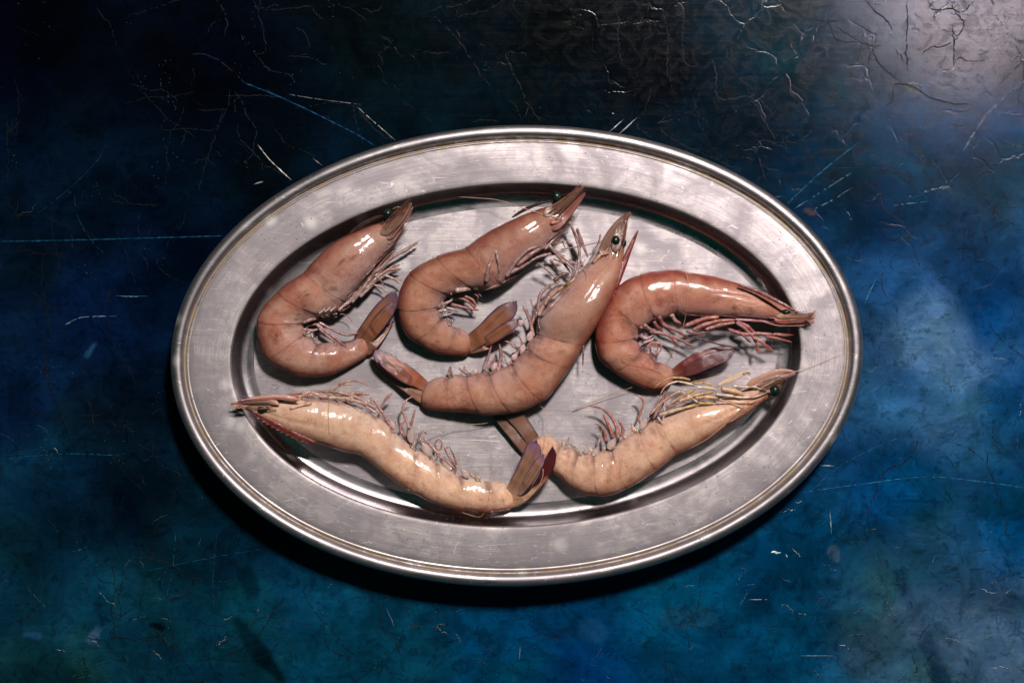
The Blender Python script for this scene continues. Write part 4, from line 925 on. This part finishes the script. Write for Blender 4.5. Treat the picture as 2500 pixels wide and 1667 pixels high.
limb('antenna_base', 'B', [(1130, 350), (1190, 340), (1215, 318)], 7, 3.5, (190, 130, 110), (196, 140, 120), (.024, .025))
for pts, r0, r1, c0, c1 in [([(690, 750), (710, 640), (755, 535)], 6.5, 3.4, LAV, PNK), ([(755, 535), (775, 610), (782, 680), (766, 755)], 4.6, 2.2, LAV, LAV), ([(830, 715), (890, 610), (980, 525), (1090, 500), (1200, 480), (1272, 468)], 6.5, 1.8, LAV, PNK),
        ([(850, 690), (940, 640), (1040, 580), (1150, 555), (1230, 575)], 7, 3, LAV, PNK), ([(900, 640), (1000, 560), (1060, 520), (1130, 500)], 6, 4, PNK, LAV), ([(1090, 530), (1170, 440), (1230, 370), (1260, 335)], 6, 4, PNK, LAV), ([(1120, 500), (1190, 580), (1270, 690)], 5, 3.2, LAV, LAV),
        ([(1140, 515), (1220, 590), (1285, 640)], 3.2, 2.0, LAV, PNK), ([(1045, 620), (1120, 680), (1195, 752)], 3.4, 2.6, LAV, LAV), ([(1210, 470), (1235, 525)], 2.4, 1, PNK, RED), ([(790, 765), (880, 715), (950, 675)], 4, 1.4, (120, 90, 90), (110, 70, 66)), ([(740, 790), (820, 760), (900, 720)], 4, 1.4, (120, 90, 90), (100, 64, 60)),
        ([(1130, 600), (1160, 640), (1175, 670)], 5, 2, PNK, RED), ([(1150, 595), (1220, 620), (1290, 660)], 2.4, 1.6, RED, PNK), ([(1260, 340), (1300, 420), (1330, 500), (1332, 560)], 3.6, 3, LAV, PNK), ([(1312, 385), (1345, 470), (1388, 585)], 4.4, 2.6, PNK, LAV), ([(1200, 530), (1340, 508), (1475, 478)], 2.2, 1.6, PNK, LAV)]:
    limb('leg', 'B', pts, r0, r1, c0, c1, (.021, .016))
for pts, r0, r1, c in [([(470, 850), (560, 880), (620, 935)], 6, 5, PNK), ([(450, 905), (540, 925), (642, 945)], 7, 4, PNK), ([(540, 845), (600, 875), (622, 920)], 6, 4, PNK), ([(420, 930), (470, 940), (500, 960)], 7, 3, (190, 168, 164)), ([(380, 905), (430, 890), (480, 860)], 6, 4, (196, 176, 172)),
        ([(370, 950), (430, 940), (470, 920)], 6, 3, (200, 180, 176)), ([(480, 810), (560, 800), (610, 800)], 10, 6, (196, 170, 160)), ([(375, 985), (430, 975), (470, 960)], 5, 3, (196, 176, 172)), ([(620, 810), (700, 800), (770, 770)], 6, 3, (186, 150, 140)), ([(600, 830), (635, 850), (630, 880)], 3, 1.6, PNK)]:
    limb('swimmeret', 'B', pts, r0, r1, c, (166, 96, 84) if c == PNK else c, (.015, .014), smooth_path=True, joints=False)

# ---- shrimp three
use('three')
blade('antennal_scale', 'C', [(1640, 350), (1690, 240), (1760, 130), (1830, 55)], 26, 'scale', ((140, 98, 80), (120, 74, 60), (90, 50, 40)), (.018, .020), 4)
blade('antennal_scale', 'C', [(1740, 330), (1760, 220), (1800, 120), (1845, 45)], 26, 'scale', ((136, 98, 80), (126, 80, 64), (96, 56, 44)), (.019, .020), 4)
eye('C', (1745, 245), 11, .018, None, (.9, 1.1)); eye('C', (1800, 262), 8, .017, None, (.8, 1.25))
serr('C', [(1735, 610), (1760, 520), (1800, 400), (1850, 280), (1897, 175)], 14, 9, 1, (112, 34, 30), (150, 60, 48), (.019, .018), tl=4)
whisker('C', [(1720, 640), (1770, 540), (1830, 380), (1890, 190)], 1.6, (120, 40, 34), (.018, .02), name='rostrum_ridge')
limb('antenna_base', 'C', [(1590, 400), (1640, 340), (1700, 330)], 8, 5, (200, 160, 126), (196, 150, 120), (.022, .022))
for pts in ([(1620, 470), (1680, 420), (1730, 360)], [(1500, 430), (1540, 470), (1538, 520)], [(1560, 380), (1600, 330), (1650, 240)]): whisker('C', pts, 1.5, (196, 140, 110) if pts[0][0] > 1600 else RED, (.022, .022), name='antennule')
for a in ((1820, 50), (1845, 40), (1860, 50)): limb('antennule', 'C', [(1800, 130), ((1800+a[0])/2-4, 90), a], 2.4, .8, (150, 104, 82), (120, 70, 56), (.020, .021))
for pts, r0, r1, c0, c1 in [([(1215, 760), (1270, 650), (1350, 580), (1430, 540), (1465, 500)], 7, 5, LAV, (206, 160, 96)), ([(1455, 520), (1490, 430), (1500, 320), (1460, 190), (1430, 120)], 5, 2.6, LAV, LAV), ([(1210, 730), (1225, 610), (1290, 550), (1370, 520)], 5.5, 3, PNK, LAV),
        ([(1240, 760), (1310, 690), (1390, 600), (1440, 560)], 7, 5, LAV, PNK), ([(1255, 690), (1300, 600), (1360, 560)], 8, 4, (150, 118, 112), (140, 104, 98)), ([(1320, 520), (1380, 475), (1430, 470)], 6, 5, (120, 88, 84), (110, 80, 76)), ([(1400, 390), (1460, 440), (1445, 500)], 4.6, 3.2, LAV, LAV), ([(1480, 165), (1510, 260), (1555, 360)], 4.6, 2.4, PNK, LAV), ([(1640, 200), (1630, 260), (1580, 330)], 2.4, 2, PNK, PNK),
        ([(1430, 380), (1500, 420), (1540, 370)], 3, 2, PNK, LAV), ([(1525, 960), (1522, 1030), (1520, 1100)], 2.6, 2, PNK, RED)]:
    limb('leg', 'C', pts, r0, r1, c0, c1, (.020, .018))
for pts, r0, r1 in [([(1180, 900), (1160, 800), (1110, 690)], 9, 3.4), ([(1170, 820), (1190, 740), (1160, 640)], 6.5, 1.6), ([(1110, 1000), (1100, 930), (1070, 880)], 6, 2.6), ([(1050, 1060), (1080, 1000), (1120, 940)], 7, 5), ([(940, 1130), (960, 1040), (950, 950)], 8, 5), ([(840, 1130), (870, 1050), (895, 960)], 6, 4), ([(1060, 980), (1020, 945), (985, 930)], 5, 4), ([(870, 1120), (900, 1080), (920, 1040)], 6, 4), ([(1010, 1100), (1040, 1060), (1030, 1020)], 6, 3)]:
    limb('swimmeret', 'C', pts, r0, r1, (196, 160, 156), (160, 100, 92), (.016, .016), smooth_path=True, joints=False)
for a, b, wd in (((1150, 930), (1170, 860), 24), ((1100, 1010), (1120, 950), 24), ((1040, 1060), (1070, 1010), 20), ((900, 1130), (935, 1075), 22), ((760, 1160), (810, 1125), 18), ((1075, 820), (1120, 790), 22)):
    blade('swimmeret_base', 'C', [a, ((a[0]+b[0])/2, (a[1]+b[1])/2), b], wd, 'bulb', ((176, 144, 140), (160, 120, 120), (140, 98, 98)), (.017, .017), 6)

# ---- shrimp four
use('four')
eye('D', (1958, 555), 11, .030, None, (1.1, .6))
serr('D', [(1500, 298), (1660, 350), (1850, 440), (2070, 560)], 10, 12, -1, (96, 44, 38), (150, 96, 80), (.027, .033), tl=4)
blade('antennal_scale', 'D', [(1860, 600), (1990, 590), (2130, 590), (2225, 560)], 17, 'scale', ((180, 130, 100), (176, 112, 84), (160, 92, 66)), (.030, .032), 3)
blade('antennal_scale', 'D', [(1840, 635), (1980, 640), (2120, 635), (2235, 610)], 17, 'scale', ((172, 84, 74), (176, 96, 80), (186, 116, 84)), (.029, .031), 3)
for b in ((2255, 525), (2258, 545), (2250, 575), (2250, 600), (2240, 640), (2230, 650), (2200, 660)): limb('antennule', 'D', [(2100, 610), ((2100+b[0])/2+20, (615+b[1])/2+8), b], 4, 1, (176, 110, 84), (196, 130, 94), (.030, .033))
whisker('D', [(1560, 560), (1480, 470), (1620, 500), (1760, 470)], 1.0, (220, 170, 140), (.03, .03), name='antennule')
whisker('D', [(1700, 630), (1850, 680), (2000, 688), (2138, 682)], 2.2, (190, 130, 116), (.026, .030))
for pts, r0, r1, c0, c1 in [([(990, 690), (1090, 650), (1200, 612), (1315, 602)], 8, 5.5, (176, 116, 112), (196, 130, 112)), ([(1060, 730), (1160, 680), (1300, 640), (1470, 630)], 7, 5, (170, 116, 112), (190, 128, 110)), ([(1470, 628), (1640, 635), (1830, 650), (1960, 680)], 5, 3.6, (200, 160, 164), (176, 90, 86)),
        ([(1180, 725), (1320, 680), (1470, 655)], 7, 5.5, (160, 108, 104), (180, 130, 124)), ([(1480, 655), (1560, 710), (1640, 790), (1680, 870), (1698, 950)], 6, 2.6, (190, 140, 144), (190, 110, 90)), ([(1680, 860), (1672, 910), (1680, 950)], 3.4, 1.4, (190, 110, 94), (196, 120, 96)),
        ([(1490, 650), (1590, 690), (1650, 750), (1720, 805)], 6, 3, (190, 140, 144), (190, 112, 90)), ([(1400, 720), (1540, 770), (1680, 760), (1830, 770)], 6, 5, (160, 100, 100), (190, 130, 134)), ([(1830, 770), (1930, 765), (2032, 778)], 4.6, 2, (196, 140, 142), (206, 130, 106)), ([(1880, 775), (1960, 782), (2020, 770)], 2.6, 1.2, (190, 120, 106), (206, 130, 106)),
        ([(1760, 790), (1860, 805), (1960, 830), (2015, 845)], 4.6, 1.8, (168, 104, 98), (196, 116, 90)), ([(1640, 800), (1730, 850), (1790, 890), (1832, 922)], 5.4, 2.2, (180, 120, 120), (190, 112, 90)), ([(1740, 870), (1770, 905), (1818, 925)], 3, 1.4, (180, 100, 84), (190, 112, 90)), ([(1540, 770), (1600, 830), (1620, 850)], 5, 3, PNK, RED),
        ([(1050, 790), (1200, 830), (1330, 870), (1460, 892)], 3.4, 2, (70, 36, 38), (90, 36, 34)), ([(1000, 740), (1100, 770), (1240, 740)], 4, 2, (150, 90, 88), (120, 66, 62)), ([(1100, 760), (1160, 745), (1190, 755)], 3, 2, (140, 90, 88), (120, 66, 62))]:
    limb('leg', 'D', pts, r0, r1, c0, c1, (.022, .019) if pts[0][0] > 1300 else (.021, .021))
for pts, r0, r1, c in [([(740, 600), (790, 680), (920, 740), (1035, 815)], 9, 4, (170, 110, 106)), ([(690, 640), (720, 690), (780, 740)], 10, 5, (140, 84, 80)), ([(650, 740), (800, 770), (940, 820), (1060, 885)], 7, 5, (164, 110, 104)), ([(820, 770), (900, 850), (915, 905)], 5, 3, (160, 90, 86)), ([(600, 680), (660, 720), (720, 730)], 8, 3, (190, 150, 148)), ([(560, 780), (620, 810), (680, 780)], 8, 4, (200, 172, 170)), ([(590, 850), (650, 830), (700, 800)], 6, 3, (200, 172, 170)),
        ([(620, 890), (680, 850), (750, 860), (765, 900), (740, 940), (690, 940)], 4.5, 2.4, (196, 130, 120)), ([(640, 900), (700, 865), (730, 890), (720, 925), (680, 920)], 3.4, 2, (176, 120, 112)), ([(860, 580), (900, 640), (960, 670)], 10, 5, (200, 170, 164))]:
    limb('swimmeret', 'D', pts, r0, r1, c, (156, 98, 90) if pts[-1][0] > 850 else c, (.018, .017), smooth_path=True, joints=False)
whisker('D', [(955, 165), (990, 170), (1016, 250), (1014, 400), (1000, 560), (975, 680), (930, 800), (880, 920), (832, 1010)], 1.7, (206, 150, 120), (.026, .012))
whisker('D', [(785, 1125), (700, 1108), (560, 1080), (430, 1050), (380, 1015), (400, 975), (460, 965), (540, 985), (620, 985)], .9, (176, 116, 84), (.02, .02))

# ---- shrimp five
use('five', (190, 130, 104))
eye('E', (288, 325), 11, .027, (330, 330), (1.15, .85))
serr('E', [(640, 560), (500, 505), (370, 440), (280, 390), (210, 345)], 16, 11, -1, (104, 34, 32), (206, 166, 140), (.024, .033), tl=7)
blade('antennal_scale', 'E', [(400, 300), (300, 265), (170, 280), (62, 300)], 17, 'scale', ((196, 140, 116), (176, 104, 84), (196, 130, 96)), (.032, .033), 4)
blade('antennal_scale', 'E', [(540, 270), (400, 250), (240, 258), (110, 280)], 15, 'scale', ((196, 130, 116), (120, 70, 84), (150, 80, 70)), (.032, .034), 4)
for b in ((58, 290), (66, 310), (80, 322), (100, 325)): limb('antennule', 'E', [(200, 315), ((200+b[0])/2, (315+b[1])/2+4), b], 3.6, 1, (196, 120, 94), (216, 160, 124), (.032, .034))
limb('antenna_base', 'E', [(370, 235), (430, 260), (520, 275)], 4, 9, (220, 186, 160), (216, 180, 156), (.031, .030))
limb('antenna_base', 'E', [(470, 330), (560, 300), (620, 290)], 5, 7, (216, 176, 146), (216, 180, 156), (.030, .028))
for pts, r0, r1, c0, c1 in [([(1060, 330), (930, 250), (780, 210), (640, 212)], 7, 4, LAV, (206, 170, 150)), ([(1000, 300), (860, 260), (700, 250), (610, 215)], 6, 5, (206, 180, 160), (216, 190, 170)), ([(1010, 232), (880, 222), (760, 208), (680, 214)], 3.4, 2.4, (200, 150, 126), (206, 170, 140)), ([(1060, 360), (960, 290), (900, 250), (960, 220)], 5, 3, (206, 180, 170), (196, 160, 150)),
        ([(610, 212), (560, 235), (530, 262), (540, 285)], 5, 4, (220, 196, 176), (216, 190, 170)), ([(900, 250), (840, 275), (790, 262)], 6, 3, (200, 176, 166), (210, 186, 170)), ([(990, 330), (1040, 300), (1020, 250)], 5, 3, (196, 166, 160), (190, 150, 140)), ([(800, 165), (880, 135), (960, 145), (1005, 175)], 3, 1.8, (196, 150, 116), (190, 150, 120)), ([(770, 200), (820, 165), (900, 160)], 2.6, 1.8, (206, 170, 140), (200, 160, 130)), ([(440, 240), (560, 222), (640, 210)], 2.6, 2, RED, PNK), ([(450, 250), (560, 240), (660, 235)], 5, 3, (206, 130, 110), (206, 160, 140))]:
    limb('leg', 'E', pts, r0, r1, c0, c1, (.021, .019))
for pts, r0, r1, c in [([(1140, 420), (1090, 340), (1036, 262)], 7, 4, PNK), ([(1085, 335), (1120, 270), (1170, 222)], 4, 5.5, (186, 142, 132)), ([(1290, 470), (1262, 400), (1240, 330), (1262, 275), (1318, 240)], 7.5, 2.2, (196, 156, 150)), ([(1300, 450), (1310, 390), (1328, 335)], 5, 4, (184, 142, 134)), ([(1250, 520), (1225, 460), (1260, 400)], 6, 5, (196, 140, 136)),
        ([(1370, 570), (1355, 510), (1385, 478), (1405, 505)], 5, 4, (186, 142, 132)), ([(1500, 650), (1440, 590), (1380, 520)], 6, 4, (196, 156, 150)), ([(1480, 620), (1462, 570), (1485, 538), (1508, 560), (1500, 605), (1478, 610)], 4, 2.8, (180, 132, 120)), ([(1600, 720), (1560, 660), (1530, 600), (1565, 590)], 5, 4, (184, 138, 126)), ([(1610, 710), (1590, 650), (1562, 590)], 4, 3, (170, 122, 112)), ([(1470, 640), (1530, 680), (1600, 740)], 5, 4, (196, 156, 150)), ([(1180, 470), (1120, 400), (1060, 340)], 5, 3, (200, 160, 150))]:
    limb('swimmeret', 'E', pts, r0, r1, c, c, (.018, .018), smooth_path=True, joints=False)
for a, b, wd in (((1185, 490), (1150, 400), 24), ((1300, 560), (1290, 450), 24), ((1430, 650), (1370, 560), 27), ((1570, 750), (1510, 670), 26), ((1690, 800), (1640, 740), 22)):
    blade('swimmeret_base', 'E', [a, ((a[0]+b[0])/2, (a[1]+b[1])/2), b], wd, 'bulb', ((190, 164, 156), (176, 140, 136), (160, 118, 112)), (.017, .018), 6)
GOLD = (186, 136, 60)
whisker('E', [(738, 500), (733, 400), (736, 300), (745, 200), (785, 130), (820, 160), (862, 202)], 1.0, GOLD, (.026, .022))
whisker('E', [(1385, 495), (1440, 475), (1520, 452), (1620, 438), (1720, 436), (1810, 428), (1868, 402)], 1.5, (176, 140, 90), (.018, .010))
whisker('E', [(1600, 1018), (1680, 1048), (1770, 1066), (1815, 1000), (1835, 900), (1850, 800), (1862, 660)], 1.0, GOLD, (.012, .012))
whisker('E', [(2120, 322), (2180, 312), (2222, 350), (2230, 420), (2224, 520), (2210, 625)], 1.3, (200, 156, 90), (.012, .024))
whisker('E', [(2200, 740), (2196, 800), (2160, 868), (2090, 925)], 1.5, (226, 206, 190), (.03, .02))

# ---- shrimp six
use('six', (206, 164, 90))
TR = ((176, 126, 100), (150, 100, 84), (84, 52, 60))
eye('G', (1785, 540), 12, .022, (1720, 500), (1, 1.15))
blade('antennal_scale', 'G', [(1420, 480), (1640, 370), (1850, 290), (2060, 300)], 18, 'scale', ((206, 156, 130), (186, 104, 84), (190, 110, 80)), (.022, .026), 3)
blade('antennal_scale', 'G', [(1560, 480), (1740, 410), (1900, 360), (2065, 325)], 19, 'scale', ((196, 150, 136), (140, 100, 120), (120, 90, 110)), (.023, .027), 4)
blade('antennal_scale', 'G', [(1060, 470), (1200, 410), (1330, 350), (1460, 300)], 14, 'paddle', ((216, 186, 160), (216, 190, 166), (206, 170, 140)), (.022, .024), 4)
serr('G', [(1180, 960), (1400, 830), (1540, 730), (1680, 610)], 8, 9, 1, (110, 60, 46), (196, 150, 120), (.020, .022), tl=3.4)
limb('antenna_base', 'G', [(1100, 520), (1250, 540), (1400, 600)], 10, 8, (222, 190, 160), (216, 176, 146), (.022, .022))
limb('antenna_base', 'G', [(1380, 330), (1450, 290), (1470, 350)], 5, 5, (216, 206, 190), (210, 196, 180), (.024, .024))
W_ = (226, 214, 196)
for pts, r0, r1, c0, c1 in [([(310, 850), (520, 790), (800, 715)], 7.5, 5, W_, YEL), ([(810, 700), (920, 705), (1020, 700)], 5.5, 5, YEL, YEL), ([(1030, 700), (1200, 695), (1300, 730), (1410, 780)], 4.2, 1.4, W_, (216, 176, 140)), ([(400, 745), (560, 640), (700, 560), (785, 515)], 8, 5, LAV, YEL), ([(560, 680), (800, 590), (1010, 560)], 8, 6, (206, 170, 156), YEL), ([(760, 640), (920, 620), (1060, 640)], 7, 6, (206, 170, 150), (220, 196, 140)),
        ([(1040, 590), (1200, 605), (1345, 632), (1530, 625), (1680, 570), (1795, 488)], 6.6, 1.8, W_, W_), ([(790, 500), (900, 505), (1010, 515), (1050, 560)], 5.6, 4.6, W_, W_), ([(780, 482), (660, 445), (545, 422)], 5.6, 4, W_, W_), ([(545, 422), (440, 450), (370, 505), (325, 590)], 4, 1.4, W_, (216, 190, 150)), ([(800, 690), (690, 610), (585, 548)], 5.2, 3.8, W_, W_),
        ([(585, 548), (480, 590), (400, 645), (340, 690)], 3.8, 1.6, W_, (210, 180, 130)), ([(705, 405), (600, 378), (470, 375), (340, 425), (238, 512)], 5, 1.2, (216, 180, 130), (206, 170, 130)), ([(985, 470), (880, 440), (740, 445)], 4.6, 3, (216, 186, 120), (206, 166, 110)), ([(1250, 480), (1400, 500), (1520, 488), (1640, 530), (1700, 550)], 5.6, 3.4, W_, W_), ([(1700, 545), (1735, 570), (1765, 602)], 3.2, 1.4, (220, 200, 160), (226, 210, 170)),
        ([(1020, 500), (1160, 420), (1345, 338)], 3, 1.2, (206, 160, 130), (216, 170, 140)), ([(420, 760), (600, 680), (720, 690)], 5, 3, (190, 150, 144), LAV), ([(200, 840), (330, 700), (480, 600), (640, 480)], 5, 3, (200, 170, 160), (200, 160, 140)), ([(1200, 570), (1290, 520), (1390, 600)], 1.8, 1, (216, 176, 140), (216, 180, 150)), ([(1150, 560), (1230, 530), (1310, 570)], 1.8, 1, (216, 176, 140), (216, 180, 150)),
        ([(1070, 650), (1250, 700), (1500, 700), (1580, 640)], 3.6, 2, (216, 170, 150), (210, 160, 140)), ([(380, 760), (370, 860), (345, 970)], 3, 2, (216, 190, 180), (226, 206, 196)), ([(455, 620), (400, 740), (360, 860)], 3, 2, (216, 196, 186), (220, 200, 190)), ([(290, 880), (330, 930), (350, 980)], 4, 2, (226, 206, 200), (216, 190, 176)), ([(240, 900), (300, 780), (350, 660), (370, 550)], 3, 2, (196, 150, 144), (186, 130, 120)), ([(180, 850), (270, 740), (340, 640)], 3, 2, (196, 150, 144), PNK)]:
    limb('leg', 'G', pts, r0, r1, c0, c1, (.022, .022))
whisker('G', [(700, 440), (850, 405), (1000, 372), (1200, 345), (1400, 290)], 1.2, (216, 176, 150), (.026, .026))
whisker('F', [(1700, 325), (1800, 265), (1930, 200), (2050, 155), (2160, 110), (2285, 55)], 1.4, (222, 190, 160), (.026, .028))
whisker('G', [(1420, 705), (1330, 800), (1200, 920), (1060, 1050), (900, 1170), (680, 1290)], 1.1, (222, 184, 150), (.024, .016))
whisker('F', [(568, 425), (660, 385), (760, 345), (860, 308), (955, 272)], 1.5, (196, 150, 116), (.008, .012))
for pts, r0, r1, c in [([(1020, 520), (990, 480), (1010, 420), (1022, 370), (1000, 335), (975, 328)], 5, 4, (196, 140, 124)), ([(860, 600), (848, 520), (800, 445), (740, 405), (672, 395)], 9, 2.2, (200, 150, 136)), ([(830, 600), (800, 520), (765, 450)], 8, 5, (186, 116, 100)), ([(780, 620), (775, 560), (745, 520), (712, 506)], 7, 2.4, (200, 146, 130)), ([(725, 650), (745, 600), (752, 550)], 4.5, 3, (206, 180, 170)), ([(880, 590), (890, 540), (860, 480)], 7, 4, (190, 130, 116)), ([(1060, 470), (1100, 410), (1130, 330)], 5, 3, (178, 140, 134)), ([(1085, 460), (1140, 400), (1160, 310), (1150, 285)], 4, 2.4, (190, 140, 130))]:
    limb('swimmeret', 'F', pts, r0, r1, c, (166, 84, 70) if r1 < 3 else c, (.017, .017), smooth_path=True, joints=False)
for a, b, wd in (((1005, 540), (1045, 465), 22), ((900, 600), (945, 535), 24), ((800, 670), (840, 600), 26), ((700, 710), (735, 660), 22), ((650, 700), (670, 655), 18)):
    blade('swimmeret_base', 'F', [a, ((a[0]+b[0])/2, (a[1]+b[1])/2), b], wd, 'bulb', ((192, 168, 160), (176, 142, 140), (160, 120, 116)), (.017, .018), 6)

drop_c = PT(672, 943, .0062); VV = []
for i in range(8):
    ph = math.pi/2*(i+.3)/8
    for j in range(20):
        a = 2*math.pi*j/20; rr_ = 0.0021*math.sin(ph+.05); VV.append((drop_c[0]+rr_*1.15*math.cos(a)*(1+.12*math.sin(2*a)), drop_c[1]+rr_*.75*math.sin(a), .0062+.0009*math.cos(ph)))
md, ntd, bd = mat('water'); bd.inputs['Roughness'].default_value = .03; bd.inputs['Transmission Weight'].default_value = .9; bd.inputs['IOR'].default_value = 1.33; bd.inputs['Base Color'].default_value = (.9, .88, .85, 1)
nd = N(ntd); ntd.links.new(nd.bump(nd.noise(nd('ShaderNodeTexCoord').outputs['Object'], 900, 2), .3, .0002), bd.inputs['Normal'])
Fd = [f_[::-1] for f_ in grid_faces(8, 20)]+[tuple(range(20))]
wd_ = new_obj('water_drop', VV, Fd, md); wd_['label'] = 'small clear water drop on the platter floor beside the pale cream shrimp'; wd_['category'] = 'water drop'
print('tris', sum(len(o.data.polygons)*2 for o in bpy.data.objects if o.type == 'MESH'))
